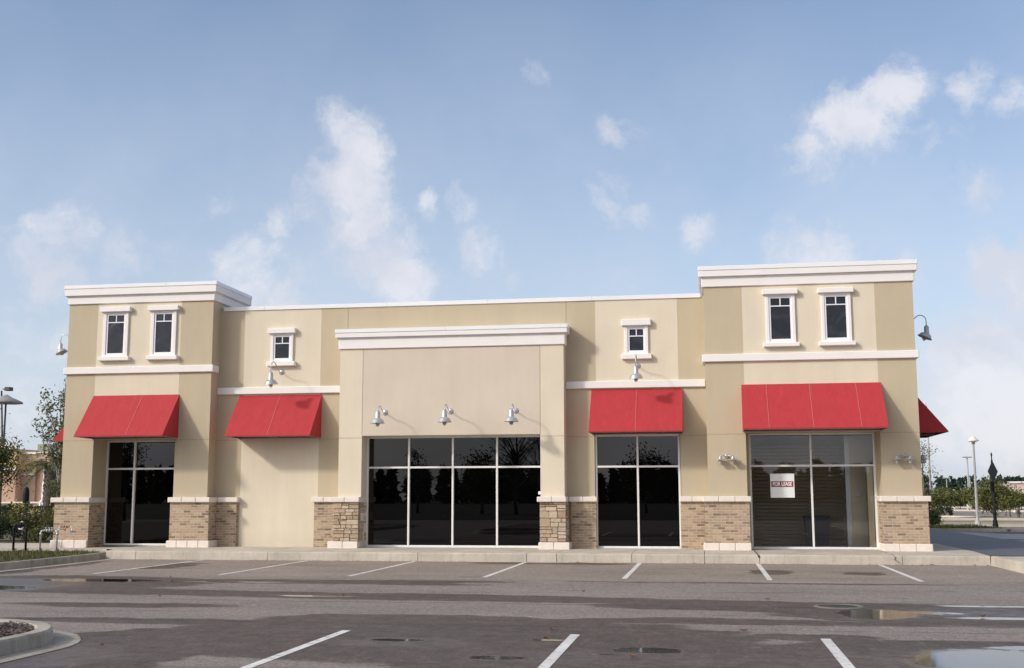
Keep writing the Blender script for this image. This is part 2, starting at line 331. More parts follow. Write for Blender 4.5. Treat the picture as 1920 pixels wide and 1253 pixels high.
FLOWER = foliage('yellow_flower', (.55, .38, .02), (.75, .55, .05))
BARK = plain('bark', (.17, .135, .105), .9, var=.3, scale=12, bmp=.5)
BARKL = plain('bark_pale', (.38, .35, .31), .9, var=.2, scale=12, bmp=.4)
CHIP = foliage('mulch_chips', (.05, .03, .025), (.30, .24, .24), .9)
SOIL = plain('soil', (.09, .08, .05), .95, var=.4, scale=14, bmp=.6)
def lawn(name, a, bcol):
    m, t, b = mat(name); p = pos(t)
    L(t, mixc(t, mapr(t, noise(t, p, 1.1, 6, .7), .3, .7), a, bcol), b.inputs['Base Color']); b.inputs['Roughness'].default_value = .95
    bump(t, b, noise(t, p, 25, 5), 1, .04); return m
LAWN = lawn('lawn_green', (.06, .07, .025), (.13, .125, .05))
DRY = lawn('lawn_dry', (.36, .27, .14), (.50, .40, .24))
SAND = lawn('pale_path', (.48, .42, .33), (.58, .50, .40))

def darkglass():
    m, t, b = mat('tinted_glass')
    t.nodes.remove(b)
    d = N(t, 'ShaderNodeBsdfDiffuse'); d.inputs[0].default_value = (.0012, .001, .001, 1)
    g = N(t, 'ShaderNodeBsdfGlossy'); g.inputs['Roughness'].default_value = .0; g.inputs[0].default_value = (.96, .97, 1, 1)
    fr = N(t, 'ShaderNodeFresnel'); fr.inputs[0].default_value = 1.55
    p = pos(t); bn = t.nodes.new('ShaderNodeBump'); bn.inputs['Strength'].default_value = .1; bn.inputs['Distance'].default_value = .001
    L(t, noise(t, p, 1.4, 2), bn.inputs['Height']); L(t, bn.outputs[0], g.inputs['Normal'])
    mx = N(t, 'ShaderNodeMixShader'); L(t, fr.outputs[0], mx.inputs[0]); L(t, d.outputs[0], mx.inputs[1]); L(t, g.outputs[0], mx.inputs[2])
    L(t, mx.outputs[0], t.nodes['Material Output'].inputs[0]); return m
DGLASS = darkglass()
def clearglass():
    m, t, b = mat('clear_pane')
    t.nodes.remove(b)
    d = N(t, 'ShaderNodeBsdfTransparent'); d.inputs[0].default_value = (.95, .95, .93, 1)
    g = N(t, 'ShaderNodeBsdfGlossy'); g.inputs['Roughness'].default_value = .0; g.inputs[0].default_value = (.96, .97, 1, 1)
    fr = N(t, 'ShaderNodeFresnel'); fr.inputs[0].default_value = 1.7
    mx = N(t, 'ShaderNodeMixShader'); L(t, fr.outputs[0], mx.inputs[0]); L(t, d.outputs[0], mx.inputs[1]); L(t, g.outputs[0], mx.inputs[2])
    L(t, mx.outputs[0], t.nodes['Material Output'].inputs[0]); return m
CGLASS = clearglass()
def wavyglass():
    m, t, b = mat('wavy_glass')
    b.inputs['Base Color'].default_value = (.014, .017, .026, 1); b.inputs['Roughness'].default_value = .05; b.inputs['IOR'].default_value = 1.5
    bump(t, b, noise(t, pos(t), 1.7, 1.0, .5, dist=1.0), .35, .06); return m
WGLASS = wavyglass()

# ------------------------------------------------------------ mesh helpers
class MB:
    def __init__(s): s.v = []; s.f = []; s.m = []; s.uv = []; s.sm = []
    def face(s, pts, mi=0, uv=None, sm=False):
        n = len(s.v); s.v += [tuple(p) for p in pts]; s.f.append(tuple(range(n, n + len(pts)))); s.m.append(mi); s.uv.append(uv); s.sm.append(sm)
        return s
    def add(s, verts, faces, mi=0, sm=False):
        n = len(s.v); s.v += [tuple(p) for p in verts]
        for q in faces: s.f.append(tuple(n + i for i in q)); s.m.append(mi); s.uv.append(None); s.sm.append(sm)
        return s
    def box(s, x0, x1, y0, y1, z0, z1, mi=0):
        v = [(x0, y0, z0), (x1, y0, z0), (x1, y1, z0), (x0, y1, z0), (x0, y0, z1), (x1, y0, z1), (x1, y1, z1), (x0, y1, z1)]
        return s.add(v, [(0, 3, 2, 1), (4, 5, 6, 7), (0, 1, 5, 4), (1, 2, 6, 5), (2, 3, 7, 6), (3, 0, 4, 7)], mi)
    def cbox(s, x0, x1, y0, y1, z0, z1, b=.01, mi=0):
        # box with chamfered edges
        V = []; idx = {}
        for i, x in enumerate((x0, x1)):
            for j, y in enumerate((y0, y1)):
                for k, z in enumerate((z0, z1)):
                    sx = 1 if i == 0 else -1; sy = 1 if j == 0 else -1; sz = 1 if k == 0 else -1
                    for ax, p in enumerate(((x, y + sy * b, z + sz * b), (x + sx * b, y, z + sz * b), (x + sx * b, y + sy * b, z))):
                        idx[(i, j, k, ax)] = len(V); V.append(p)
        F = []
        for i in (0, 1):
            q = [idx[(i, 0, 0, 0)], idx[(i, 1, 0, 0)], idx[(i, 1, 1, 0)], idx[(i, 0, 1, 0)]]; F.append(q if i else q[::-1])
            q = [idx[(0, i, 0, 1)], idx[(0, i, 1, 1)], idx[(1, i, 1, 1)], idx[(1, i, 0, 1)]]; F.append(q if i else q[::-1])
            q = [idx[(0, 0, i, 2)], idx[(1, 0, i, 2)], idx[(1, 1, i, 2)], idx[(0, 1, i, 2)]]; F.append(q if i else q[::-1])
        for a in (0, 1):
            for c in (0, 1):
                F.append([idx[(a, c, 0, 0)], idx[(a, c, 1, 0)], idx[(a, c, 1, 1)], idx[(a, c, 0, 1)]])
                F.append([idx[(a, 0, c, 0)], idx[(a, 1, c, 0)], idx[(a, 1, c, 2)], idx[(a, 0, c, 2)]])
                F.append([idx[(0, a, c, 1)], idx[(1, a, c, 1)], idx[(1, a, c, 2)], idx[(0, a, c, 2)]])
                for k in (0, 1): F.append([idx[(a, c, k, 0)], idx[(a, c, k, 1)], idx[(a, c, k, 2)]])
        return s.add(V, F, mi)
    def tube(s, pts, rad, n=8, mi=0, caps=True):
        pts = [Vector(p) for p in pts]; k = len(pts)
        rr = rad if isinstance(rad, (list, tuple)) else [rad] * k
        prev = None; V = []
        for i, p in enumerate(pts):
            d = (pts[min(i + 1, k - 1)] - pts[max(i - 1, 0)]).normalized()
            a = prev if prev is not None else (Vector((0, 0, 1)) if abs(d.z) < .9 else Vector((1, 0, 0)))
            a = (a - d * a.dot(d)).normalized(); bb = d.cross(a); prev = a
            for j in range(n):
                t_ = 2 * math.pi * j / n
                V.append(p + (a * math.cos(t_) + bb * math.sin(t_)) * rr[i])
        F = [(i * n + j, i * n + (j + 1) % n, (i + 1) * n + (j + 1) % n, (i + 1) * n + j) for i in range(k - 1) for j in range(n)]
        s.add(V, F, mi, True)
        if caps:
            n0 = len(s.v) - len(V)
            s.f += [tuple(range(n0 + n - 1, n0 - 1, -1)), tuple(range(n0 + (k - 1) * n, n0 + k * n))]; s.m += [mi, mi]; s.uv += [None, None]; s.sm += [False, False]
        return s
    def lathe(s, prof, c=(0, 0, 0), n=20, mi=0, mtx=None):
        V = []
        for (r_, z) in prof:
            for j in range(n):
                t_ = 2 * math.pi * j / n; p = Vector((r_ * math.cos(t_), r_ * math.sin(t_), z))
                if mtx: p = mtx @ p
                V.append(p + Vector(c))
        F = [(i * n + j, i * n + (j + 1) % n, (i + 1) * n + (j + 1) % n, (i + 1) * n + j) for i in range(len(prof) - 1) for j in range(n)]
        return s.add(V, F, mi, True)
    def build(s, name, mats, parent=None, **tags):
        o_ = Vector((0, 0, 0)); p = parent
        while p is not None: o_ += p.location; p = p.parent
        me = bpy.data.meshes.new(name); me.from_pydata([tuple(Vector(v) - o_) for v in s.v], [], s.f)
        for m_ in (mats if isinstance(mats, (list, tuple)) else [mats]): me.materials.append(m_)
        me.polygons.foreach_set('material_index', s.m)
        me.polygons.foreach_set('use_smooth', s.sm)
        uvl = me.uv_layers.new(name='UVMap')
        for pl in me.polygons:
            nn = pl.normal
            for li in pl.loop_indices:
                v = s.v[me.loops[li].vertex_index]
                if abs(nn.x) > .7: uvl.data[li].uv = (v[1] + 50.07, v[2] + 10)
                elif abs(nn.z) > .7: uvl.data[li].uv = (v[0] + 50, v[1] + 50)
                else: uvl.data[li].uv = (v[0] + 50, v[2] + 10)
        ob = bpy.data.objects.new(name, me); COL.objects.link(ob)
        if parent is not None: ob.parent = parent
        tag(ob, **tags); return ob
def tag(o, label=None, cat=None, group=None, kind=None):
    if label: o['label'] = label
    if cat: o['category'] = cat
    if group: o['group'] = group
    if kind: o['kind'] = kind
    return o
def empty(name, loc, label, cat, group=None):
    o = bpy.data.objects.new(name, None); COL.objects.link(o); o.location = loc; o.empty_display_size = .2
    return tag(o, label, cat, group)
def copy_tree(o, parent=None):
    c = o.copy(); COL.objects.link(c); c.parent = parent
    for ch in [x for x in bpy.data.objects if x.parent == o]: copy_tree(ch, c)
    return c
def dup(o, loc, label, rz=None, scale=None):
    c = copy_tree(o); c.location = loc; c['label'] = label
    if rz is not None: c.rotation_euler = (0, 0, rz)
    if scale is not None: c.scale = (scale, scale, scale)
    return c
def gz(y): return 0.0 if y < 45 else -1.5 * min(1.0, (y - 45) / 285)

# ------------------------------------------------------------ the ground
g = MB()
g.face([(-700, -500, 0), (700, -500, 0), (700, 45, 0), (-700, 45, 0)])
g.face([(-700, 45, 0), (700, 45, 0), (700, 330, -1.5), (-700, 330, -1.5)])
g.face([(-700, 330, -1.5), (700, 330, -1.5), (700, 1200, -1.5), (-700, 1200, -1.5)])
g.build('parking_lot', ASPH, kind='structure', label='brown grey asphalt parking lot with damp patches and puddles')

SZ0, SZ1 = .213, .243
sw = MB()
def swz(y): return SZ0 + (SZ1 - SZ0) * min(1, max(0, y / 1.6))
jx = [-15.26, -14.44, -10.9, -7.04, -4.34, -3.61, -1.81, -.1, 1.17, 4.38, 6.3]
for a, b_ in zip(jx[:-1], jx[1:]):
    a += .006; b_ -= .006
    y0 = 0.0
    # slab with a rounded front edge
    prof = [(y0 - .012, -.05), (y0, SZ0 - .03), (y0 + .008, SZ0 - .008), (y0 + .03, SZ0), (1.6, SZ1), (6.4, SZ1 + .001)]
    V = [(a, p[0], p[1]) for p in prof] + [(b_, p[0], p[1]) for p in prof]; k = len(prof)
    sw.add(V, [(i, i + k, i + 1 + k, i + 1) for i in range(k - 1)])
    sw.face([(b_, p[0], p[1]) for p in prof] + [(b_, 6.4, -.05)]); sw.face([(a, p[0], p[1]) for p in prof[::-1]] + [(a, 6.4, -.05)][::1])
sw.build('sidewalk', CONC, kind='structure', label='pale concrete sidewalk and kerb in front of the shop')
s2 = MB()
s2.box(6.306, 9.0, .0, 26, -.05, SZ1 - .004)
s2.box(5.3, 6.294, 6.5, 26, -.05, SZ1 - .006)
s2.build('side_walkway', plain('smooth_asphalt', (.085, .085, .092), .6, var=.2, scale=1.2), kind='structure', label='dark paved walkway along the right side of the shop')
s3 = MB()
s3.box(-27, -15.75, .95, 4.3, -.05, .215)
s3.face([(-15.75, .95, .215), (-15.26, .42, .213), (-15.26, 4.3, .24), (-15.75, 4.3, .215)])
s3.build('side_walkway', CONC, kind='structure', label='concrete walkway left of the shop')

def strip(mb, path, w, z0, z1, ch=.02):
    """kerb along a ground path: w wide to the left of travel"""
    P = [Vector((x, y, 0)) for x, y in path]; ring = []
    for i, p in enumerate(P):
        d = (P[min(i + 1, len(P) - 1)] - P[max(i - 1, 0)]).normalized(); nrm = Vector((-d.y, d.x, 0))
        ring.append([p + Vector((0, 0, z0)), p + nrm * .015 + Vector((0, 0, z1 - ch)), p + nrm * (ch + .015) + Vector((0, 0, z1)), p + nrm * (w - ch) + Vector((0, 0, z1)), p + nrm * w + Vector((0, 0, z1 - ch)), p + nrm * w + Vector((0, 0, z0))])
    V = [q for rg in ring for q in rg]
    F = [(i * 6 + j, i * 6 + j + 1, (i + 1) * 6 + j + 1, (i + 1) * 6 + j) for i in range(len(P) - 1) for j in range(5)]
    mb.add(V, F, 0); mb.face(ring[0]); mb.face(ring[-1][::-1])
k = MB()
kp = [(-15.2, -26), (-15.2, -12), (-15.18, -6), (-15.15, -3), (-15.2, -1.2), (-15.28, -.2), (-15.42, .4), (-15.62, .8), (-15.8, .95)]
strip(k, kp, .17, -.05, .16)
k.build('kerb', KERB, kind='structure', label='weathered kerb of the planting bed left of the shop')
k = MB()
k.add([(x, y, .004) for x, y in kp[:-2]] + [(x + .3, y, .004) for x, y in kp[:-2]], [(i, i + len(kp) - 2, i + 1 + len(kp) - 2, i + 1) for i in range(len(kp) - 3)])
k.build('gutter', CONC, kind='structure', label='narrow pale gutter pan below the left kerb')
k = MB(); strip(k, [(6.3, -30), (6.3, 0)][::-1], .18, -.05, .213); k.box(6.3 + .01, 8.4, -30, -.003, -.05, .205)
k.build('sidewalk', CONC, kind='structure', label='raised concrete corner right of the parking stalls')

# cracks and a spall in the kerb
CRK = plain('crack_dark', (.05, .042, .035), .95)
def crack(top, face, w, lab):
    c_ = MB()
    for a, b_ in zip(top[:-1], top[1:]):
        za, zb_ = swz(a[1]) + .002, swz(b_[1]) + .002; c_.face([(a[0] - w, a[1], za), (a[0] + w, a[1], za), (b_[0] + w * .7, b_[1], zb_), (b_[0] - w * .7, b_[1], zb_)])
    for a, b_ in zip(face[:-1], face[1:]): c_.face([(a[0] - w, -.014, a[1]), (a[0] + w, -.014, a[1]), (b_[0] + w, -.014, b_[1]), (b_[0] - w, -.014, b_[1])])
    c_.build('pavement_crack', CRK, kind='structure', label=lab)
crack([(4.10, 1.55), (4.17, 1.1), (4.15, .8), (4.22, .45), (4.19, .03)], [(4.19, .20), (4.23, .165), (4.205, .115), (4.27, .08), (4.34, .03)], .009, 'jagged dark crack through the sidewalk kerb right of the lease window')
crack([(1.10, 1.5), (1.12, .7), (1.13, .04)], [(1.13, .21), (1.16, .17), (1.15, .14)], .02, 'short spalled crack in the kerb below the widest awning')
# lines
LX = [-12.574 + 2.74 * i for i in range(7)]
def line(x0, x1, y0, y1, lab):
    m_ = MB(); n = 14
    for i in range(n):
        a = y0 + (y1 - y0) * i / n; b_ = y0 + (y1 - y0) * (i + 1) / n
        m_.face([(x0, a, .004), (x1, a, .004), (x1, b_, .004), (x0, b_, .004)])
    m_.build('stall_line', PAINT, kind='structure', label=lab)
ordn = ['first', 'second', 'third', 'fourth', 'fifth', 'sixth', 'seventh']
for i, x in enumerate(LX): line(x - .05, x + .05, -5.46, -.05, 'worn white stall line, %s from the left along the sidewalk' % ordn[i])
for i, x in enumerate((-4.25, -1.53, 1.25)): line(x - .055, x + .055, -20.2, -14.7, 'worn white stall line, %s from the left in the near row' % ordn[i])
for i, x in enumerate((4.0, -9.7)): line(x - .055, x + .055, -20.2, -14.7 if i == 0 else -19, 'white stall line beside the frame edge')

# island
isl = MB()
cx, cy, R0 = -8.42, -16.85, 1.46
arc = [(cx + R0, -30), (cx + R0, -20)] + [(cx + R0 * math.cos(math.radians(a)), cy + R0 * math.sin(math.radians(a))) for a in range(0, 181, 9)] + [(cx - R0, -20), (cx - R0, -30)]
strip(isl, arc, .2, -.02, .155, .025)
isl.build('kerb', KERB, kind='structure', label='rounded concrete kerb of the near mulch island')
ap = MB(); R1 = R0 + .28
inn = [(x, y) for x, y in arc]; outr = [(cx + R1 * (1), -30), (cx + R1, -20)] + [(cx + R1 * math.cos(math.radians(a)), cy + R1 * math.sin(math.radians(a)) + (.05 if 40 < a < 140 else 0)) for a in range(0, 181, 9)] + [(cx - R1, -20), (cx - R1, -30)]
n = len(inn); ap.add([(x, y, .012) for x, y in inn] + [(x, y, .006) for x, y in outr], [(i, i + n, i + 1 + n, i + 1) for i in range(n - 1)])
ap.build('gutter', KERB, kind='structure', label='concrete gutter pan round the mulch island')
mu = MB(); Ri = R0 - .19
poly = [(cx + Ri * math.cos(math.radians(a)), cy + Ri * math.sin(math.radians(a)), .125) for a in range(0, 181, 12)]
mu.face([(cx + Ri, -30, .125)] + poly + [(cx - Ri, -30, .125)]); mu.build('mulch_bed', MULCH, kind='structure', label='dark bark bed inside the near kerb island')
ch = MB()
for i in range(5200):
    x = cx + random.uniform(-Ri, Ri); y = random.uniform(-19.5, cy + Ri)
    if y > cy and math.hypot(x - cx, y - cy) > Ri - .03: continue
    a = random.uniform(0, 3.14); l = random.uniform(.015, .05); w = random.uniform(.006, .018)
    tl = random.uniform(-.35, .35); z = .13 + random.uniform(0, .03)
    dx, dy = math.cos(a) * l, math.sin(a) * l; ex, ey = -math.sin(a) * w, math.cos(a) * w; h = random.uniform(.003, .008)
    V = [(x - dx - ex, y - dy - ey, z - tl * l), (x + dx - ex, y + dy - ey, z + tl * l), (x + dx + ex, y + dy + ey, z + tl * l), (x - dx + ex, y - dy + ey, z - tl * l)]
    ch.add(V + [(p[0], p[1], p[2] + h) for p in V], [(4, 5, 6, 7), (0, 1, 5, 4), (1, 2, 6, 5), (2, 3, 7, 6), (3, 0, 4, 7)])
ch.build('bark_mulch', CHIP, kind='stuff', label='loose red brown bark chips in the island', cat='mulch')

# planting bed left of the shop
pb = MB(); pb.face([(-40, -30, .12), (-15.36, -30, .12), (-15.36, -1, .12), (-15.7, .6, .14), (-15.95, .945, .15), (-40, .945, .12)])
pb.build('planting_bed', SOIL, kind='structure', label='planting bed soil left of the shop')
pb = MB(); pb.face([(-60, 4.31, .19), (-17.5, 4.31, .19), (-17.5, 30, .19), (-60, 30, .15)]); pb.build('planting_bed', SOIL, kind='structure', label='planting bed beyond the left walkway')
q = MB(); q.face([(-300, -400, .03), (300, -400, .03), (300, -46, .03), (-300, -46, .03)]); q.build('dark_reflection_field', lawn("field_dark", (.008, .01, .005), (.02, .02, .01)), kind='structure', label='dark ground added far behind the camera to darken the window reflections')  # unseen field, added so the shop windows mirror something dark
gr = MB()
def blade(mb, x, y, z, h, w, lean):
    a = random.uniform(0, 6.28); dx, dy = math.cos(a) * w, math.sin(a) * w; b_ = random.uniform(0, 6.28); lx, ly = math.cos(b_) * lean, math.sin(b_) * lean
    mb.face([(x - dx, y - dy, z), (x + dx, y + dy, z), (x + lx + dx * .3, y + ly + dy * .3, z + h), (x + lx - dx * .3, y + ly - dy * .3, z + h)])
for i in range(9000):
    y = random.uniform(-6.5, .7); x = random.uniform(-18.3, -15.5)
    if y > 0 and x > -15.5 - .35 * y: continue
    den = .5 + .5 * math.sin(x * 2.1 + y * 1.3) * math.cos(y * 2.7)
    if random.random() > .35 + .65 * den: continue
    blade(gr, x, y, .12, random.uniform(.03, .11), random.uniform(.006, .016), random.uniform(.01, .06))
gr.build('grass', GRASS, kind='stuff', label='low green groundcover along the left kerb', cat='ground cover')

# right side far ground
q = MB(); q.box(5.6, 13.2, 27, 33.9, -.05, .07); q.build('grass_verge', LAWN, kind='structure', label='shaded green grass verge beyond the wet drive')
gr = MB()
for i in range(3500):
    x = random.uniform(6, 13.1); y = random.uniform(27.1, 34.2); blade(gr, x, y, .07, random.uniform(.04, .14), .025, .06)
gr.build('grass', GRASS, kind='stuff', label='grass blades on the shaded verge beyond the drive', cat='grass')
k = MB(); strip(k, [(5.6, 26.9), (13.0, 26.9), (13.35, 27.3), (13.35, 34)], .15, -.05, .13); k.build('kerb', KERB, kind='structure', label='kerb round the shaded grass verge')
def gface(mb, pts, dz): mb.face([(x, y, gz(y) + dz) for x, y in pts])
q = MB(); gface(q, [(9, 34.3), (60, 34.3), (60, 40), (9, 40)], .012); q.build('footpath', SAND, kind='structure', label='pale sunlit footpath behind the verge')
q = MB(); gface(q, [(9, 40), (60, 40), (60, 44.9), (10, 44.9)], .016); q.build('dry_grass', DRY, kind='structure', label='dry tan grass strip beyond the footpath')
q = MB(); gface(q, [(15.6, 54.5), (80, 54.5), (80, 74), (24, 74), (17.5, 62)], .05); q.build('dry_grass', DRY, kind='structure', label='dry grass island under the small oak')
k = MB()
def fkerb(x0, y0, x1, y1, w=.3, h=.15):
    d = Vector((x1 - x0, y1 - y0, 0)).normalized(); nn = Vector((-d.y, d.x, 0)) * w
    A = [(x0, y0, gz(y0) - .02), (x1, y1, gz(y1) - .02), (x1 + nn.x, y1 + nn.y, gz(y1) - .02), (x0 + nn.x, y0 + nn.y, gz(y0) - .02)]
    k.add(A + [(p[0], p[1], p[2] + .02 + h) for p in A], [(4, 5, 6, 7), (0, 1, 5, 4), (1, 2, 6, 5), (2, 3, 7, 6), (3, 0, 4, 7)])
fkerb(15.4, 54.2, 80, 54.2, .4, .16); fkerb(24, 74.2, 15.4, 54.4, .3, .15)
fkerb(29, 158, 40.5, 117, .8, .22); fkerb(40, 117, 90, 117, .8, .22)
fkerb(50, 262, 60, 206, 1.2, .3); fkerb(60, 206, 150, 206, 1, .3); fkerb(11, 80.5, 20, 66, .3, .15)
k.build('kerb', KERBL, kind='structure', label='pale sunlit kerbs across the far car park')
q = MB(); gface(q, [(7, 66), (19, 66), (22, 90), (7, 100)], .04); q.build('grass_verge', DRY, kind='structure', label='yellowish grass beside the clipped far shrub')

# ------------------------------------------------------------ the shop
YL, YM, YP, YR = 1.685, 2.163, 1.70, 1.67
BX0, BX1, BACK = -17.45, 5.12, 25.0
SH = empty('retail_building', (-6.2, 1.7, .24), 'long beige stucco shop building with two corner towers and brick base', 'building')

def facade(name, Y, X0, X1, Z0, Z1, holes, regions, mats, depth, lab=None, sides=None, dflt=0):
    mb = MB()
    xs = sorted({X0, X1} | {v for h in holes for v in h[:2]} | {v for h in regions for v in h[:2] if X0 < v < X1})
    zs = sorted({Z0, Z1} | {v for h in holes for v in h[2:4]} | {v for h in regions for v in h[2:4] if Z0 < v < Z1})
    for a, b_ in zip(xs[:-1], xs[1:]):
        for c, d in zip(zs[:-1], zs[1:]):
            mx_, mz_ = (a + b_) / 2, (c + d) / 2
            if any(h[0] < mx_ < h[1] and h[2] < mz_ < h[3] for h in holes): continue
            mi = dflt
            for rg in regions:
                if rg[0] < mx_ < rg[1] and rg[2] < mz_ < rg[3]: mi = rg[4]
            mb.face([(a, Y, c), (b_, Y, c), (b_, Y, d), (a, Y, d)], mi)
    for h in holes:
        a, b_, c, d = h[:4]; y2 = Y + depth; mi = h[4] if len(h) > 4 else dflt
        mb.face([(a, Y, c), (a, Y, d), (a, y2, d), (a, y2, c)], mi); mb.face([(b_, Y, c), (b_, y2, c), (b_, y2, d), (b_, Y, d)], mi)
        mb.face([(a, Y, d), (b_, Y, d), (b_, y2, d), (a, y2, d)], mi); mb.face([(a, Y, c), (a, y2, c), (b_, y2, c), (b_, Y, c)], mi)
    for sd in (sides or []): mb.face(sd[0], sd[1])
    return mb.build(name, mats, SH, label=lab)
WM = [TAN, LIGHT, FIELD, PIER]
GB = .2
# left tower
TB = 4.0
facade('wall', YL, -17.59, -13.305, GB, 7.42, [(-16.68, -14.285, GB - .1, 3.155)], [(-16.72, -14.24, 3.155, 7.0, 1)], WM, .82, 'left tower wall, tan with a paler centre panel',
       [([(-13.305, YL, GB), (-13.305, TB, GB), (-13.305, TB, 7.42), (-13.305, YL, 7.42)], 0),
        ([(-17.59, TB, GB), (-17.59, YL, GB), (-17.59, YL, 7.42), (-17.59, TB, 7.42)], 0), ([(-17.59, TB, GB), (-17.59, TB, 7.42), (-13.305, TB, 7.42), (-13.305, TB, GB)], 0),
        ([(-17.59, YL, 7.42), (-13.305, YL, 7.42), (-13.305, TB, 7.42), (-17.59, TB, 7.42)], 0)])
# right tower
RB = 6.3
facade('wall', YR, .026, 5.185, GB, 7.36, [(.99, 4.25, GB - .1, 3.165)], [(.99, 4.26, 3.165, 7.0, 1)], WM, .68, 'right tower wall, tan with a paler centre panel',
       [([(5.185, YR, GB), (5.185, 3.3, GB), (5.185, 3.3, 7.36), (5.185, YR, 7.36)], 0), ([(5.185, 5.8, GB), (5.185, RB, GB), (5.185, RB, 7.36), (5.185, 5.8, 7.36)], 0), ([(5.185, 3.3, 3.165), (5.185, 5.8, 3.165), (5.185, 5.8, 7.36), (5.185, 3.3, 7.36)], 0), ([(.026, RB, GB), (.026, YR, GB), (.026, YR, 7.36), (.026, RB, 7.36)], 0),
        ([(.026, RB, GB), (.026, RB, 7.36), (5.185, RB, 7.36), (5.185, RB, GB)], 0), ([(.026, YR, 7.36), (5.185, YR, 7.36), (5.185, RB, 7.36), (.026, RB, 7.36)], 0)])
# main wall
PT = 6.74
facade('wall', YM, -13.305, .026, GB, PT, [(-2.87, -.66, GB - .1, 3.165), (-9.6, -3.7, GB - .1, 5.0)],
       [(-12.57, -10.36, GB, PT, 1), (-2.815, -.667, 4.4, PT, 1)], WM, .16, 'recessed main wall of alternating tan and cream panels',
       [([(BX1, 6.35, GB), (BX1, BACK, GB), (BX1, BACK, PT), (BX1, 6.35, PT)], 0), ([(BX0, BACK, GB), (BX0, TB + .05, GB), (BX0, TB + .05, PT), (BX0, BACK, PT)], 0), ([(BX0, BACK, GB), (BX0, BACK, PT), (BX1, BACK, PT), (BX1, BACK, GB)], 0),
        ([(-13.3, YM + .22, PT), (0, YM + .22, PT), (0, YM + .22, 6.0), (-13.3, YM + .22, 6.0)], 0)])
# portico
facade('wall', YP, -9.65, -3.61, GB, 6.0, [(-9.016, -4.232, GB - .1, 3.175)], [(-9.016, -4.232, 3.175, 5.5, 2)], WM, .55, 'projecting centre wall, rosy field between cream piers',
       [([(-3.61, YP, GB), (-3.61, YM + .3, GB), (-3.61, YM + .3, 6.0), (-3.61, YP, 6.0)], 3), ([(-9.65, YM + .3, GB), (-9.65, YP, GB), (-9.65, YP, 6.0), (-9.65, YM + .3, 6.0)], 3), ([(-9.65, YP, 5.98), (-3.61, YP, 5.98), (-3.61, YM + .3, 5.98), (-9.65, YM + .3, 5.98)], 3)], 3)
# roof
m_ = MB(); m_.box(BX0 + .02, BX1 - .02, 4.05, BACK - .02, 5.9, 6.2); m_.box(-13.2, 0, 2.4, 4.05, 5.9, 6.2); m_.build('roof', ROOFM, SH)

# control joints in the stucco, a darker tan than the wall
jt = MB(); JM = plain('joint_dark', (.33, .27, .19), .9)
for x, z0, z1 in ((-9.7 + .1, 6.07, 6.71), (-3.61 + .02, 6.07, 6.71)): (jt := MB()).box(x - .008, x + .008, YM - .0025, YM + .01, z0, z1).build('control_joint', JM, SH)
jz = 3.12
for x0, x1, y in ((-17.59, -16.69, YL), (-14.275, -13.305, YL), (-9.65, -9.02, YP), (-4.228, -3.61, YP), (.026, .985, YR), (4.255, 5.185, YR), (-13.3, -12.68, YM), (-10.3, -9.66, YM), (-3.6, -2.9, YM), (-.6, .02, YM)):
    MB().box(x0, x1, y - .0025, y + .01, jz - .006, jz + .006).build('control_joint', JM, SH)
for x in (-9.016, -4.232): MB().box(x - .006, x + .006, YP - .0025, YP + .01, 3.19, 5.5).build('control_joint', JM, SH)

def ringbox(mb, X0, X1, Y0, Y1, Z0, Z1, e, mi=0, b=.012):
    mb.cbox(X0 - e, X1 + e, Y0 - e, Y1 + e, Z0, Z1, b, mi)
def cornice(X0, X1, Y0, Y1, zb, zm, zt, zc, lab, e0=.045, e1=.115):
    c = MB(); ringbox(c, X0, X1, Y0, Y1, zb, zm, e0); c.cbox(X0 - e0 - .02, X1 + e0 + .02, Y0 - e0 - .02, Y1 + e0 + .02, zm - .03, zm - .002, .008); ringbox(c, X0, X1, Y0, Y1, zm, zt, e1); ob = c.build('cornice', WHITE, SH, label=lab)
    c = MB()
    xs = [X0 - e1 - .012]
    while xs[-1] < X1 + e1 - 3.2: xs.append(xs[-1] + 3.05)
    xs.append(X1 + e1 + .012)
    for a, b_ in zip(xs[:-1], xs[1:]): c.cbox(a + (.002 if a != xs[0] else 0), b_, Y0 - e1 - .012, Y1 + e1 + .012, zt - .0, zc, .006)
    c.build('coping', COPING, ob)
cornice(-17.59, -13.305, YL, TB, 6.94, 7.17, 7.37, 7.47, 'two tier white cornice of the left tower')
cornice(.026, 5.185, YR, RB, 6.89, 7.145, 7.31, 7.42, 'two tier white cornice of the right tower')
cornice(-9.65, -3.61, YP, YM - .13, 5.50, 5.80, 5.93, 6.03, 'two tier white cornice of the centre wall')
c = MB(); xs = [-13.2, -12.0, -8.5, -5.7, -2.9, -.05]
for a, b_ in zip(xs[:-1], xs[1:]): c.cbox(a + .003, b_, YM - .03, YM + .26, 6.71, 6.82, .006)
c.box(BX0 - .03, BX0 + .25, TB + .1, BACK, 6.71, 6.82); c.box(BX1 - .25, BX1 + .03, RB + .1, BACK, 6.71, 6.82)
c.build('coping', COPING, SH, label='thin white metal coping along the main parapet')
# belt bands
def band(x0, x1, y0, y1, z0, z1, lab):
    c = MB(); c.cbox(x0, x1, y0, y1, z0, z1, .012); c.build('belt_band', WHITE, SH, label=lab)
band(-17.66, -13.235, YL - .07, YL + .35, 4.965, 5.155, 'white belt band round the left tower')
band(-.045, 5.255, YR - .07, 2.6, 4.955, 5.145, 'white belt band round the right tower')
band(-13.3, -9.66, YM - .07, YM + .02, 4.37, 4.56, 'white belt band left of the centre')
band(-3.6, .02, YM - .07, YM + .02, 4.37, 4.56, 'white belt band right of the centre')

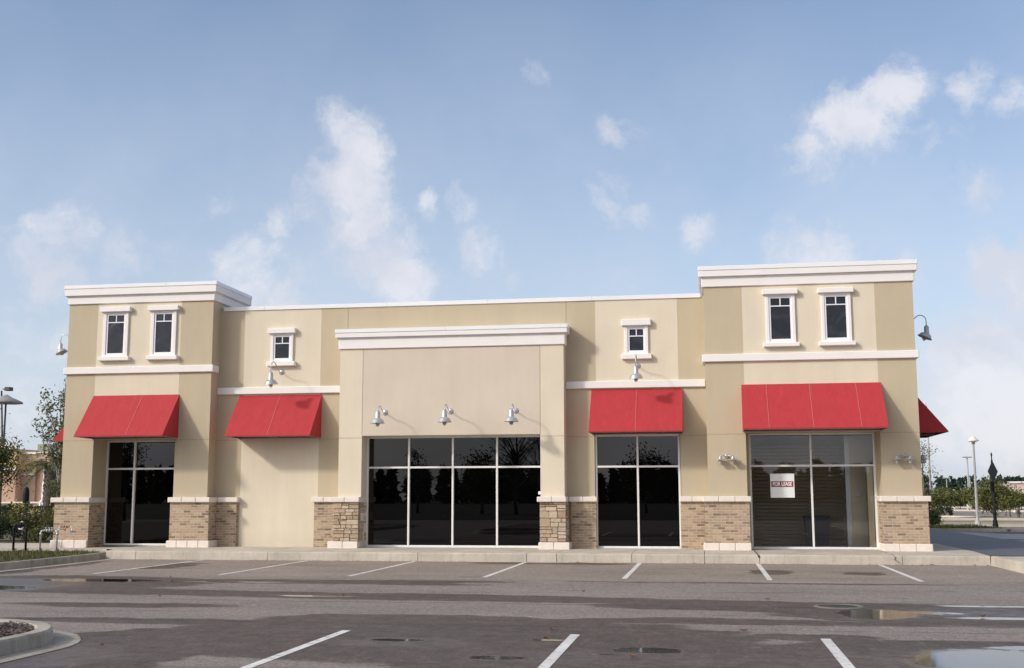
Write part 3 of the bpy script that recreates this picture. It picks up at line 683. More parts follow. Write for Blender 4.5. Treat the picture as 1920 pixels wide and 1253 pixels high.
# brick plinths and cast stone
def block_cap(mb, x0, x1, y0, y1, z0, z1, step=.36):
    n = max(1, round((x1 - x0) / step)); w = (x1 - x0) / n
    for i in range(n): mb.cbox(x0 + i * w + .003, x0 + (i + 1) * w - .003, y0, y1, z0, z1, .014)
CZ0, CZ1 = 1.43, 1.565
def plinth(x0, x1, y0, y1, matl, z0=GB, name='brick_plinth', lab=None):
    c = MB(); c.box(x0, x1, y0, y1, z0, CZ0); return c.build(name, matl, SH, label=lab)
def capst(x0, x1, y0, y1, lab=None):
    c = MB(); block_cap(c, x0, x1, y0, y1, CZ0, CZ1, .42); return c.build('sill_cap', CASTST, SH, label=lab)
def base(x0, x1, y0, y1, lab=None):
    c = MB(); block_cap(c, x0, x1, y0, y1, .2, .415, .34); return c.build('base_course', CASTST, SH, label=lab)
P = .10
plinth(-17.59 - P, -16.66, YL - P, YL + .78, BRICK); capst(-17.59 - P - .09, -16.62, YL - P - .08, YL + .80); base(-17.59 - P - .05, -16.66, YL - P - .06, YL + .79)
plinth(-14.31, -13.305 + P, YL - P, YM + .1, BRICK); capst(-14.36, -13.305 + P + .05, YL - P - .08, YM - .0)
base(-14.37, -13.305 + P + .06, YL - P - .06, YM - .02)
plinth(-13.20, -12.62, YM - P, YM + .1, BRICK); capst(-13.15, -12.56, YM - P - .08, YM + .03)
plinth(-10.42, -9.78, YM - P, YM + .1, BRICK); capst(-10.48, -9.805, YM - P - .08, YM + .03)
plinth(-3.48, -2.84, YM - P, YM + .12, BRICK); capst(-3.535, -2.80, YM - P - .08, YM + .1)
plinth(-.68, -.08, YM - P, YM + .12, BRICK); capst(-.70, -.06, YM - P - .08, YM + .1)
plinth(.026 - P, 1.03, YR - P, YR + .62, BRICK); capst(.026 - P - .04, 1.08, YR - P - .08, YR + .66); base(.026 - P - .05, 1.05, YR - P - .06, YR + .64)
plinth(4.22, 5.185 + P, YR - P, 2.46, BRICK); capst(4.16, 5.185 + P + .07, YR - P - .08, 2.46); base(4.19, 5.185 + P + .06, YR - P - .06, 2.46)
for a, b_ in ((2.462, 3.28), (5.82, RB)):
    plinth(5.09, 5.185 + P, a, b_, BRICK)
    c = MB(); c.cbox(5.09, 5.185 + P + .07, a, b_, CZ0, CZ1, .014); c.build('sill_cap', CASTST, SH)
    c = MB(); c.cbox(5.09, 5.185 + P + .06, a, b_, .2, .415, .014); c.build('base_course', CASTST, SH)
# ledge stone piers
def stones(x0, x1, y0, y1, lab):
    mb = MB(); mb.box(x0 + .02, x1 - .02, y0 + .03, y1, .415, CZ0)
    def split(a, b_, c, d, dep):
        w, h = b_ - a, d - c
        if (w < .30 and h < .13 and dep > 1) or (w < .34 and h < .26 and random.random() < .34) or w < .07 or h < .04 or dep > 8: yield (a, b_, c, d); return
        if w > h * random.uniform(1.6, 3.4):
            m_ = a + w * random.uniform(.3, .7); yield from split(a, m_, c, d, dep + 1); yield from split(m_, b_, c, d, dep + 1)
        else:
            m_ = c + h * random.uniform(.3, .7); yield from split(a, b_, c, m_, dep + 1); yield from split(a, b_, m_, d, dep + 1)
    for (a, b_, c, d) in split(x0, x1, .42, CZ0, 0):
        e = random.uniform(0, .035); mb.cbox(a + .005, b_ - .005, y0 - e, y0 + .08, c + .005, d - .005, .009, 1)
    for (a, b_, c, d) in split(y0 + .09, y1, .42, CZ0, 0):
        e = random.uniform(0, .03)
        mb.cbox(x1 - .06, x1 + e, a + .006, b_ - .006, c + .006, d - .006, .008, 1)
    return mb.build('stone_pier', [plain('stone_gap', (.15, .115, .08), .95), STONE], SH, label=lab)
stones(-9.73, -9.03, YP - .13, YM + .08, 'ledge stone pier left of the centre window')
capst(-9.80, -9.0, YP - .22, YM + .08); base(-9.85, -9.03, YP - .2, YM + .08)
stones(-4.24, -3.56, YP - .13, YM + .05, 'ledge stone pier right of the centre window')
capst(-4.30, -3.54, YP - .22, YM + .05); base(-4.27, -3.47, YP - .2, YM + .06)
c = MB(); c.cbox(-4.32, -4.235, YP + .2, YP + .32, 1.62, 1.70, .008); c.build('bracket', WHITE, SH)

# storefront windows
def storefront(x0, x1, z0, z1, Y, muls, tz, glass, lab, leftf=True, rightf=True):
    fw = .05; c = MB(); d0, d1 = Y - .05, Y + .06
    if leftf: c.cbox(x0, x0 + fw, d0, d1, z0, z1, .004)
    if rightf: c.cbox(x1 - fw, x1, d0, d1, z0, z1, .004)
    c.cbox(x0 + fw * .999, x1 - fw * .999, d0 + .002, d1, z1 - fw, z1, .004); c.cbox(x0 + fw, x1 - fw, d0 - .01, d1, z0, z0 + .055, .004)
    for m_ in muls: c.cbox(m_ - .024, m_ + .024, d0 - .003, d1, z0 + .057, z1 - fw - .001, .004)
    e = [x0 + fw] + [q for m_ in muls for q in (m_ - .0255, m_ + .0255)] + [x1 - fw]
    for a, b_ in zip(e[::2], e[1::2]): c.cbox(a, b_, d0 + .001, d1, tz - .025, tz + .025, .004)
    ob = c.build('storefront_window', ALU, SH, label=lab)
    for a, b_ in zip(e[::2], e[1::2]):
        for q0, q1 in ((z0 + .055, tz - .025), (tz + .025, z1 - fw)):
            pm = MB(); ty = random.uniform(-.004, .004)
            if glass is CGLASS: pm.face([(a, Y + .02, q0), (b_, Y + .02, q0), (b_, Y + .02, q1), (a, Y + .02, q1)])
            else: pm.box(a, b_, Y + .02, Y + .03, q0, q1)
            pm.build('pane', glass, ob)
    return ob
storefront(-16.70, -14.27, .243, 3.155, 2.5, [-15.84], 2.36, DGLASS, 'tall dark storefront window of the left tower')
storefront(-9.03, -4.22, .243, 3.175, 2.27, [-7.86, -6.66, -5.465], 2.345, DGLASS, 'wide four bay dark storefront window in the centre')
storefront(-2.86, -.67, .243, 3.165, YM + .1, [-1.76], 2.335, DGLASS, 'two bay dark storefront window left of the right tower')
storefront(1.08, 4.20, .243, 3.165, 2.4, [2.62], 2.335, CGLASS, 'two bay clear storefront window of the right tower')
# dark lining behind tinted glass not needed: panes are opaque. Room behind the clear window:
c = MB()
for a, b_, z0, z1 in ((3.3, 3.35, .243, 3.165), (5.75, 5.8, .243, 3.165), (4.52, 4.57, .3, 3.11), (3.35, 5.75, 3.115, 3.165), (3.35, 5.75, .243, .298)): c.box(5.10, 5.17, a, b_, z0, z1)
sdw = c.build('storefront_window', ALU, SH, label='side storefront window under the right side awning')
for a, b_ in ((3.35, 4.52), (4.57, 5.75)):
    c = MB(); c.face([(5.13, a, .298), (5.13, b_, .298), (5.13, b_, 3.115), (5.13, a, 3.115)]); c.build('pane', CGLASS, sdw)
DRYW = plain('interior_paint', (.80, .71, .55), .9, var=.06); DRYSUN = plain('jamb_sunlit', (.92, .82, .58), .9, var=.04)
c = MB(); X0, X1, Y0, Y1, Z0, Z1 = .95, 5.08, 2.46, 6.1, .24, 3.3
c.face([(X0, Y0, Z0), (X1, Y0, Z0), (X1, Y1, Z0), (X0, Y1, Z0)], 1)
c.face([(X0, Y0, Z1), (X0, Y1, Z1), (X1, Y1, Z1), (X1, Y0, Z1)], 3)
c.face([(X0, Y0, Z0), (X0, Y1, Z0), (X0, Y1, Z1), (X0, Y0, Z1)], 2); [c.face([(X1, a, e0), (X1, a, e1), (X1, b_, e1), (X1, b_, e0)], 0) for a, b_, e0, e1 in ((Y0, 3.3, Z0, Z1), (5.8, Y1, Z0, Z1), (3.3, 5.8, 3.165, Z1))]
c.face([(X0, Y1, Z0), (X1, Y1, Z0), (X1, Y1, Z1), (X0, Y1, Z1)], 0)
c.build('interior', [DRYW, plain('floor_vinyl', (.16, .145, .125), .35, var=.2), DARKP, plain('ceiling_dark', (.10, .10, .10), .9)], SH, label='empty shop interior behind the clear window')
c = MB(); c.box(3.995, 4.145, 2.5, 2.72, .245, 2.36); c.build('jamb_lining', DRYSUN, SH)  # sunlight on the inner jamb is painted in with this brighter yellow
c = MB(); c.box(.985, 1.085, 2.35, 2.45, .245, 3.18); c.build('jamb_filler', TAN, SH)
c = MB(); c.box(4.195, 4.255, 2.352, 2.45, .245, 3.18); c.build('jamb_filler', TAN, SH)
c = MB(); c.box(-.665, -.655, YM + .0, YM + .16, .245, 3.165); c.build('jamb_filler', TAN, SH)
SLAT = plain('shutter_slat', (.50, .41, .31), .55, var=.12)
c = MB(); z = .25
while z < 2.95:
    c.add([(1.0, 5.24, z), (3.68, 5.24, z), (3.68, 5.17, z + .07), (1.0, 5.17, z + .07), (1.0, 5.24, z + .078), (3.68, 5.24, z + .078)], [(0, 1, 2, 3), (3, 2, 5, 4)]); z += .098
c.build('rolling_shutter', SLAT, SH)
c = MB(); c.box(3.67, 5.07, 3.2, 3.29, .245, 3.2); c.build('partition', DRYW, SH)
c = MB(); c.box(3.54, 3.665, 3.16, 3.3, .245, 3.2); c.build('interior_post', GALV, SH)
c = MB(); c.cbox(3.76, 3.93, 3.14, 3.198, 1.55, 1.67, .01); c.build('control_panel', ALU, SH)
bn = empty('storage_bin', (2.9, 4.4, .244), 'dark navy bin standing inside the clear shop window', 'bin')
NAVY = plain('navy_plastic', (.02, .024, .05), .45)
c = MB(); V = [(2.6, 4.15, .245), (3.15, 4.15, .245), (3.15, 4.6, .245), (2.6, 4.6, .245), (2.56, 4.11, 1.0), (3.2, 4.11, 1.0), (3.2, 4.64, 1.0), (2.56, 4.64, 1.0)]
c.add(V, [(0, 3, 2, 1), (0, 1, 5, 4), (1, 2, 6, 5), (2, 3, 7, 6), (3, 0, 4, 7)]); c.build('bin_body', NAVY, bn)
c = MB(); c.cbox(2.53, 3.23, 4.08, 4.67, 1.0, 1.05, .015); c.build('lid', NAVY, bn)

# FOR LEASE sign
def text_mesh(name, s, size, matl, M4, parent=None, bold=0.0, ext=.002, spacing=1.0):
    cu = bpy.data.curves.new(name, 'FONT'); cu.body = s; cu.size = size; cu.extrude = ext; cu.offset = bold; cu.align_x = 'CENTER'; cu.align_y = 'CENTER'; cu.space_character = spacing
    ob = bpy.data.objects.new(name, cu); COL.objects.link(ob); bpy.context.view_layer.update()
    me = bpy.data.meshes.new_from_object(ob); bpy.data.objects.remove(ob); me.materials.clear(); me.materials.append(matl)
    o = bpy.data.objects.new(name, me); COL.objects.link(o)
    if parent: o.parent = parent
    o.matrix_local = M4; return o
sg = empty('lease_sign', (1.893, 2.405, 1.5), 'white FOR LEASE sign with red band in the shop window', 'sign')
c = MB(); c.cbox(1.593, 2.193, 2.405, 2.411, 1.528, 2.138, .002); c.build('sign_board', SIGNW, sg)
c = MB()
for a in ((1.593, 2.193, 1.528, 1.54), (1.593, 2.193, 2.126, 2.138), (1.593, 1.603, 1.54, 2.126), (2.183, 2.193, 1.54, 2.126)): c.box(a[0], a[1], 2.400, 2.4045, a[2], a[3])
c.build('sign_edge', ALU, sg)
c = MB(); c.box(1.618, 2.168, 2.401, 2.4045, 1.80, 1.945); c.build('red_band', SIGNR, sg)
RX = Matrix.Rotation(math.pi / 2, 4, 'X')
text_mesh('lettering', 'FOR LEASE', .132, SIGNW, Matrix.Translation((0.0, -.007, .372)) @ RX @ Matrix.Diagonal((.76, 1, 1, 1)), sg, bold=.0045, ext=.001)

# upper windows
def upper(xc, y, sw_, fw_, zb, zt, zs0, zl1, lab):
    """sw_ surround half width, fw_ frame half width, frame zb..zt, sill bottom zs0, lintel top zl1"""
    c = MB(); t0 = .05
    c.cbox(xc - sw_, xc - fw_, y - t0, y + .02, zb - .06, zt + .05, .006); c.cbox(xc + fw_, xc + sw_, y - t0, y + .02, zb - .06, zt + .05, .006)
    c.box(xc - fw_, xc + fw_, y - t0 + .002, y + .02, zt, zt + .05); c.box(xc - fw_, xc + fw_, y - t0 + .002, y + .02, zb - .06, zb)
    ob = c.build('window', WHITE, SH, label=lab)
    c = MB(); c.cbox(xc - sw_ - .075, xc + sw_ + .075, y - .125, y + .01, zt + .045, zl1, .012); c.build('lintel', WHITE, ob)
    c = MB(); c.cbox(xc - sw_ - .085, xc + sw_ + .085, y - .125, y + .01, zs0, zb - .055, .012); c.build('sill', WHITE, ob)
    f0 = .045; c = MB(); yy = y - .028
    c.box(xc - fw_ + .001, xc - fw_ + f0, yy, y + .01, zb, zt); c.box(xc + fw_ - f0, xc + fw_ - .001, yy, y + .01, zb, zt)
    c.box(xc - fw_ + f0, xc + fw_ - f0, yy, y + .01, zt - f0, zt - .001); c.box(xc - fw_ + f0, xc + fw_ - f0, yy, y + .01, zb + .001, zb + f0)
    H = zt - zb; mz = zt - f0 - (.18 if H < .9 else .2)
    c.box(xc - fw_ + f0, xc + fw_ - f0, yy + .004, y + .01, mz - .013, mz + .013); c.box(xc - .013, xc + .013, yy + .004, y + .01, mz + .013, zt - f0)
    c.build('frame', VINYL, ob)
    c = MB(); c.box(xc - fw_ + f0 - .002, xc + fw_ - f0 + .002, y - .006, y - .001, zb + f0 - .002, zt - f0 + .002); c.build('glass', WGLASS, ob)
upper(-16.155, YL, .375, .28, 5.49, 6.645, 5.32, 6.83, 'first narrow window of the left tower')
upper(-14.735, YL, .375, .28, 5.49, 6.645, 5.32, 6.83, 'second narrow window of the left tower')
upper(1.94, YR, .365, .285, 5.46, 6.595, 5.30, 6.77, 'first narrow window of the right tower')
upper(3.31, YR, .365, .285, 5.46, 6.595, 5.30, 6.77, 'second narrow window of the right tower')
upper(-11.465, YM, .32, .245, 5.31, 5.99, 5.13, 6.18, 'small square window above the blind bay')
upper(-1.737, YM, .31, .225, 5.31, 5.96, 5.12, 6.17, 'small square window above the third awning')

# awnings
def awn(x0, x1, yw, zt, zb, dep, seams, lab, stain=None, side=0):
    """side 0: faces -Y.  Otherwise built for the wall facing side*X at x=yw, running x0..x1 in Y."""
    def T(a, d, z):  # along, outward, height
        return (a, yw - d, z) if side == 0 else (yw + side * d, a, z)
    base_ = T((x0 + x1) / 2, 0, zb)
    e = empty('awning', base_, lab, 'awning', 'red fabric awnings on the shop')
    zf = zb + .028; c = MB(); n = 10
    V = []
    for i in range(n + 1):
        a = x0 + (x1 - x0) * i / n
        for j in range(7):
            q = j / 6; sag = -.010 * math.sin(math.pi * q) * (1 if i not in (0, n) else 0)
            V.append(T(a, dep * q - sag * .0, zt + (zf - zt) * q + sag))
    c.add(V, [(i * 7 + j, i * 7 + j + 1, (i + 1) * 7 + j + 1, (i + 1) * 7 + j) for i in range(n) for j in range(6)], 0, True)
    c.face([T(x0, dep, zf), T(x1, dep, zf), T(x1, dep, zb), T(x0, dep, zb)])
    for a in (x0, x1): c.face([T(a, 0, zt), T(a, dep, zf), T(a, dep, zb), T(a, 0, zb - .004)])
    c.build('canopy', RED, e)
    c = MB()
    for a in (x0 + .02, x1 - .02, (x0 + x1) / 2):
        c.tube([T(a, 0.02, zb), T(a, dep - .02, zb + .01)], .012, 6); c.tube([T(a, .01, zt - .03), T(a, dep - .02, zf - .02)], .012, 6)
    c.tube([T(x0 + .02, dep - .02, zb + .008), T(x1 - .02, dep - .02, zb + .008)], .013, 6); c.tube([T(x0 + .02, .02, zb), T(x1 - .02, .02, zb)], .013, 6)
    c.build('frame', GALVD, e)
    if seams:
        for s_ in seams:
            a0 = x0 + (x1 - x0) * s_; c = MB()
            c.face([T(a0 - .007, .006, zt + .003), T(a0 + .007, .006, zt + .003), T(a0 + .007, dep, zf + .004), T(a0 - .007, dep, zf + .004)])
            if s_ == seams[0]:
                z = zt + (zf - zt) * .3; c.lathe([(.0, .012), (.009, .008), (.012, 0)], T(x0 + (x1 - x0) * (s_ + .012), dep * .3 + .004, z), 8)
            c.build('seam', SEAM, e)
    return e
awn(-16.74, -14.205, YL, 4.36, 3.175, .94, [.58], 'red awning over the left tower window')
awn(-12.67, -10.30, YM, 4.335, 3.165, .94, [.5], 'red awning over the blank wall panel with no window')
awn(-2.935, -.572, YM, 4.343, 3.18, .94, [.5], 'red awning over the narrow window left of the right tower')
awn(.915, 4.32, YR, 4.365, 3.185, .94, [.49, .18, .82], 'widest red awning, above the window with the lease sign')
awn(3.0, 6.1, 5.185, 4.365, 3.185, .94, [.5], 'red awning on the shaded right side wall, seen end on', side=1)
awn(2.75, 5.3, -17.59, 4.36, 3.175, .94, [.5], 'red awning tip on the far left side wall behind the tree', side=-1)

# wall lamps
def lamp_profile(c, o, tilt, mi=0):
    mt = Matrix.Rotation(tilt, 4, 'X')
    return mt
def gooseneck(name, label, apex, out, tilt, drop=.02, span=None, group='gooseneck lamps on the shop front'):
    e = empty(name, (0, 0, 0), label, 'wall lamp', group)
    c = MB(); c.lathe([(0, -.03), (.05, -.028), (.075, -.012), (.078, 0)], (0, 0, 0), 18, mtx=Matrix.Rotation(-math.pi / 2, 4, 'X')); 
    c2 = MB()
    V = [(0, -.028 + 0, 0)]
    c2.lathe([(.0, .034), (.045, .03), (.075, .012), (.08, 0)], (0, 0, 0), 20, mtx=Matrix.Rotation(math.pi / 2, 4, 'X')); c2.build('wall_plate', GALV, e)
    pts = [(0, 0, 0), (0, -.10, 0), (0, -.16, .006)]
    # smooth arm: rise to the apex then drop to the head
    n = 14; ya, yh = -out * .74, -out  # arm apex and head
    for i in range(1, n + 1):
        t_ = i / n; s_ = t_ * t_ * (3 - 2 * t_); pts.append((0, -.16 + (ya + .16) * t_, .006 + (apex - .006) * s_))
    for i in range(1, 10):
        t_ = math.pi / 2 * i / 9; pts.append((0, ya - (out - out * .74) * math.sin(t_), apex - (out * .26) * (1 - math.cos(t_)) * .9))
    zt = pts[-1][2]; pts.append((0, yh, -drop))
    c = MB(); c.tube(pts, .0125, 8); c.build('arm', GALV, e)
    H = Vector((0, yh, -drop))
    mt = Matrix.Rotation(tilt, 4, 'X')
    c = MB(); c.lathe([(.0, .03), (.032, .028), (.045, .0), (.062, -.015), (.064, -.15), (.07, -.165), (.072, -.185)], H, 24); c.build('socket_housing', GALV, e)
    B = H + Vector((0, 0, -.175))
    c = MB(); c.lathe([(.066, .02), (.075, -.01), (.12, -.03), (.15, -.06), (.165, -.105), (.19, -.125), (.192, -.132), (.18, -.125), (.155, -.1), (.14, -.06), (.11, -.035), (.06, -.02)], B, 28, mtx=mt); sh_ = c.build('shade', GALV, e)
    c = MB(); c.lathe([(.0, -.20), (.03, -.19), (.042, -.15), (.04, -.08), (.03, -.03)], B, 14, mtx=mt); c.build('bulb', BULB, e)
    c = MB()
    for k_ in range(4):
        a = k_ * math.pi / 4 * 2 / 2
        P_ = []
        for j in range(11):
            t_ = math.pi * j / 10; rr = .056 * math.cos(t_); zz = -.13 - .09 * math.sin(t_)
            P_.append(mt @ Vector((rr * math.cos(a), rr * math.sin(a), zz)) + B)
        c.tube(P_, .0035, 5)
    for zz, rr in ((-.135, .057), (-.175, .05)):
        c.tube([mt @ Vector((rr * math.cos(q), rr * math.sin(q), zz)) + B for q in [2 * math.pi * j / 14 for j in range(15)]], .0035, 5)
    c.build('guard', GALVD, e)
    return e
g1 = gooseneck('wall_lamp', 'x', .135, .70, 0)
g1.location = (-8.389, YP, 3.785); g1['label'] = 'silver gooseneck lamp above the left part of the wide centre window'
dup(g1, (-6.615, YP, 3.795), 'silver gooseneck lamp in the middle above the wide centre window')
dup(g1, (-4.874, YP, 3.785), 'silver gooseneck lamp nearest the right pier above the wide centre window')
g2 = gooseneck('wall_lamp', 'x', .22, .80, math.radians(8), drop=.10)
g2.location = (-11.47, YM, 4.97); g2['label'] = 'silver gooseneck lamp under the small window by the left tower'
dup(g2, (-1.72, YM, 4.95), 'silver gooseneck lamp under the small window by the right tower')
g3 = gooseneck('wall_lamp', 'x', .18, .60, math.radians(24), drop=.12)
g3.location = (5.185, 3.4, 6.1); g3.rotation_euler = (0, 0, math.pi / 2); g3['label'] = 'grey gooseneck lamp jutting from the right side wall against the sky'
dup(g3, (-17.59, 2.2, 6.02), 'small gooseneck lamp jutting from the left side wall against the sky', rz=-math.pi / 2, scale=.88)

def twin():
    e = empty('twin_wall_lamp', (0, 0, 0), 'x', 'wall lamp', 'twin jar lamps on the right tower')
    c = MB(); c.lathe([(0, .06), (.05, .055), (.062, .03), (.065, 0)], (0, 0, 0), 18, mtx=Matrix.Rotation(math.pi / 2, 4, 'X')); c.build('wall_plate', GALV, e)
    c = MB(); c.tube([(0, 0, 0), (0, -.14, .0)], .014, 8)
    for s_ in (-1, 1): c.tube([(0, -.13, .0), (s_ * .11, -.15, .012), (s_ * .17, -.155, .012), (s_ * .178, -.155, -.02)], .014, 8)
    c.build('arm', GALV, e)
    for s_ in (-1, 1):
        B = (s_ * .178, -.155, -.02)
        c = MB(); c.lathe([(0, .02), (.03, .018), (.04, -.01), (.048, -.055), (.06, -.068), (.14, -.082), (.142, -.088), (.06, -.078), (.04, -.07)], B, 22); c.build('shade', GALV, e)
        c = MB(); c.lathe([(.042, -.07), (.047, -.10), (.047, -.16), (.038, -.19), (.0, -.20)], B, 16); c.build('jar', BULB, e)
        c = MB()
        for zz, rr in ((-.105, .054), (-.15, .054), (-.19, .042)): c.tube([(B[0] + rr * math.cos(q), B[1] + rr * math.sin(q), B[2] + zz) for q in [2 * math.pi * j / 12 for j in range(13)]], .0045, 5)
        for k_ in range(4):
            a = k_ * math.pi / 2 + .5; c.tube([(B[0] + .052 * math.cos(a), B[1] + .052 * math.sin(a), B[2] - .08), (B[0] + .054 * math.cos(a), B[1] + .054 * math.sin(a), B[2] - .17), (B[0], B[1], B[2] - .21)], .0045, 5)
        c.build('guard', GALV, e)
    return e
tw = twin(); tw.location = (.498, YR, 2.565); tw['label'] = 'twin jar lamp on the wall between the third and widest awnings'
tw.scale = (.88, .88, .88)
dup(tw, (4.755, YR, 2.55), 'twin jar lamp on the front wall right of the lease sign window')
dup(tw, (5.185, 2.12, 2.56), 'twin jar lamp on the right side wall, half hidden by the corner', rz=math.pi / 2)

# ------------------------------------------------------------ plants
def leafquad(mb, p, s, mi=0, flat=0):
    a = Vector((random.gauss(0, 1), random.gauss(0, 1), random.gauss(0, 1))).normalized()
    b_ = a.cross(Vector((random.gauss(0, 1), random.gauss(0, 1), random.gauss(0, 1)))).normalized()
    w = s * random.uniform(.35, .55); l = s * random.uniform(.8, 1.2)
    mb.face([p - a * l * .5, p + b_ * w * .5, p + a * l * .5, p - b_ * w * .5], mi)
def tree(name, loc, H, crown, nl, ls, fm, bm, label, group=None, trunk=.05, bare=.35, lobes=14, cat='tree', seed=1, clump=.22, airy=.5, leaves=True, twigs=0, lean=(0, 0)):
    """crown = (cx,cy,cz,rx,ry,rz) relative to loc"""
    rnd = random.Random(seed); st = random.getstate(); random.seed(seed)
    loc = Vector(loc); e = empty(name, loc, label, cat, group)
    cx_, cy_, cz_, rx_, ry_, rz_ = crown; C_ = loc + Vector((cx_, cy_, cz_))
    tb = MB(); top = loc + Vector((lean[0], lean[1], H * .92))
    tp = [loc + Vector((lean[0] * t_, lean[1] * t_, H * .92 * t_)) + Vector((random.uniform(-1, 1), random.uniform(-1, 1), 0)) * trunk * (.8 if 0 < t_ < 1 else 0) for t_ in (0, .15, .3, .45, .6, .8, 1)]
    tb.tube(tp, [trunk * 1.25, trunk, trunk * .9, trunk * .75, trunk * .55, trunk * .3, trunk * .12], 8)
    cl = []
    for i in range(lobes):
        while True:
            v = Vector((random.uniform(-1, 1), random.uniform(-1, 1), random.uniform(-1, 1)))
            if .25 < v.length < 1: break
        tgt = C_ + Vector((v.x * rx_, v.y * ry_, v.z * rz_))
        h0 = max(bare, min(.85, (tgt.z - loc.z) / H - .18 - random.uniform(0, .1)))
        st_ = loc + Vector((lean[0] * h0, lean[1] * h0, H * h0 * .92))
        mid = st_.lerp(tgt, .5) + Vector((random.uniform(-.1, .1) * rx_, random.uniform(-.1, .1) * ry_, .08 * rz_))
        rr = trunk * .38
        tb.tube([st_, mid, tgt], [rr, rr * .6, rr * .2], 5, caps=False); cl.append(tgt); cl.append(mid.lerp(tgt, .5))
        for k_ in range(twigs):
            b0 = mid.lerp(tgt, random.uniform(0, .8)); d = Vector((random.gauss(0, 1), random.gauss(0, 1), random.gauss(.6, .6))).normalized() * random.uniform(.2, .45) * rx_
            m2 = b0 + d * .5 + Vector((random.uniform(-1, 1), random.uniform(-1, 1), 0)) * .05
            tb.tube([b0, m2, b0 + d], [rr * .35, rr * .25, rr * .08], 4, caps=False)
            for q_ in range(3):
                b1 = m2.lerp(b0 + d, random.random()); d2 = Vector((random.gauss(0, 1), random.gauss(0, 1), random.gauss(.5, .6))).normalized() * random.uniform(.08, .2) * rx_
                tb.tube([b1, b1 + d2], [rr * .16, rr * .06], 3, caps=False)
    tb.build('trunk', bm, e)
    if leaves:
        lf = MB(); cr = min(rx_, rz_) * clump
        for i in range(nl):
            c_ = random.choice(cl); p = c_ + Vector((random.gauss(0, cr), random.gauss(0, cr), random.gauss(0, cr * .75)))
            if random.random() < airy: p = c_ + (p - c_) * 1.5
            leafquad(lf, p, ls)
        lf.build('crown', fm, e)
    random.setstate(st); return e
# left
tree('tree', (-22.2, 9.5, .18), 6.0, (.25, 0, 3.6, 1.05, .9, 2.4), 4300, .13, SAGE, BARKL, 'tall slender sage green tree behind the left tower', trunk=.085, bare=.2, lobes=44, seed=3, clump=.13, airy=.15)
tree('tree', (-31.6, 20, .1), 4.6, (.1, 0, 3.15, 1.25, 1.2, 1.0), 5200, .13, OLIVE, BARK, 'bushy olive green tree between the shop and yellow building', trunk=.07, lobes=26, seed=5, clump=.26)
tree('tree', (-35.0, 18, .1), 5.2, (-.3, 0, 3.0, 1.5, 1.3, 1.3), 3800, .13, OLIVE, BARK, 'drooping olive tree cut off by the left frame edge', trunk=.08, lobes=22, seed=8, clump=.28)
tree('tree', (-29.8, 16.5, .1), 5.7, (-.1, 0, 4.7, .55, .5, .8), 420, .12, SAGE, BARK, 'thin sparse sapling rising above the bushy olive tree', trunk=.04, lobes=9, seed=11, clump=.3)
# palm trunk
pe = empty('palm_tree', (-34.2, 29, 0), 'palm with jagged criss-cross trunk beside the black post', 'palm')
c = MB(); c.tube([(-34.2, 29, 0), (-34.2, 29, 1.6), (-34.15, 29, 3.3)], [.26, .24, .22], 10); c.build('trunk', BARK, pe)
c = MB()
for i in range(150):
    z = .1 + i * .02; a = i * 2.4; d = Vector((math.cos(a), math.sin(a), 0)); s_ = Vector((-math.sin(a), math.cos(a), 0)); p = Vector((-34.18, 29, z))
    c.face([p + d * .2 - s_ * .07, p + d * .2 + s_ * .07, p + d * .42 + s_ * .03 + Vector((0, 0, .24)), p + d * .42 - s_ * .03 + Vector((0, 0, .24))])
    c.face([p + d * .26 - s_ * .07, p + d * .42 - s_ * .03 + Vector((0, 0, .24)), p + d * .42 + s_ * .03 + Vector((0, 0, .24)), p + d * .26 + s_ * .07])
c.build('leaf_bases', plain('palm_boots', (.24, .20, .165), .9, var=.3), pe)
c = MB()
for i in range(22):
    a = i * 2.399; up = random.uniform(-.3, 1.0); d = Vector((math.cos(a), math.sin(a), 0)); p = Vector((-34.15, 29, 3.3)); P_ = []
    for j in range(8):
        t_ = j / 7; P_.append(p + d * (1.3 * t_) + Vector((0, 0, up * t_ - .9 * t_ * t_)))
    c.tube(P_, .012, 4, caps=False)
    for j in range(1, 8):
        for s_ in (-1, 1):
            for q_ in range(3):
                b0 = P_[j - 1].lerp(P_[j], q_ / 3); s0 = Vector((-d.y, d.x, 0)) * s_
                c.face([b0, b0 + d * .03, b0 + s0 * .32 + d * .14 + Vector((0, 0, -.12)), b0 + s0 * .3 + d * .12 + Vector((0, 0, -.12))])
c.build('fronds', OLIVE, pe)

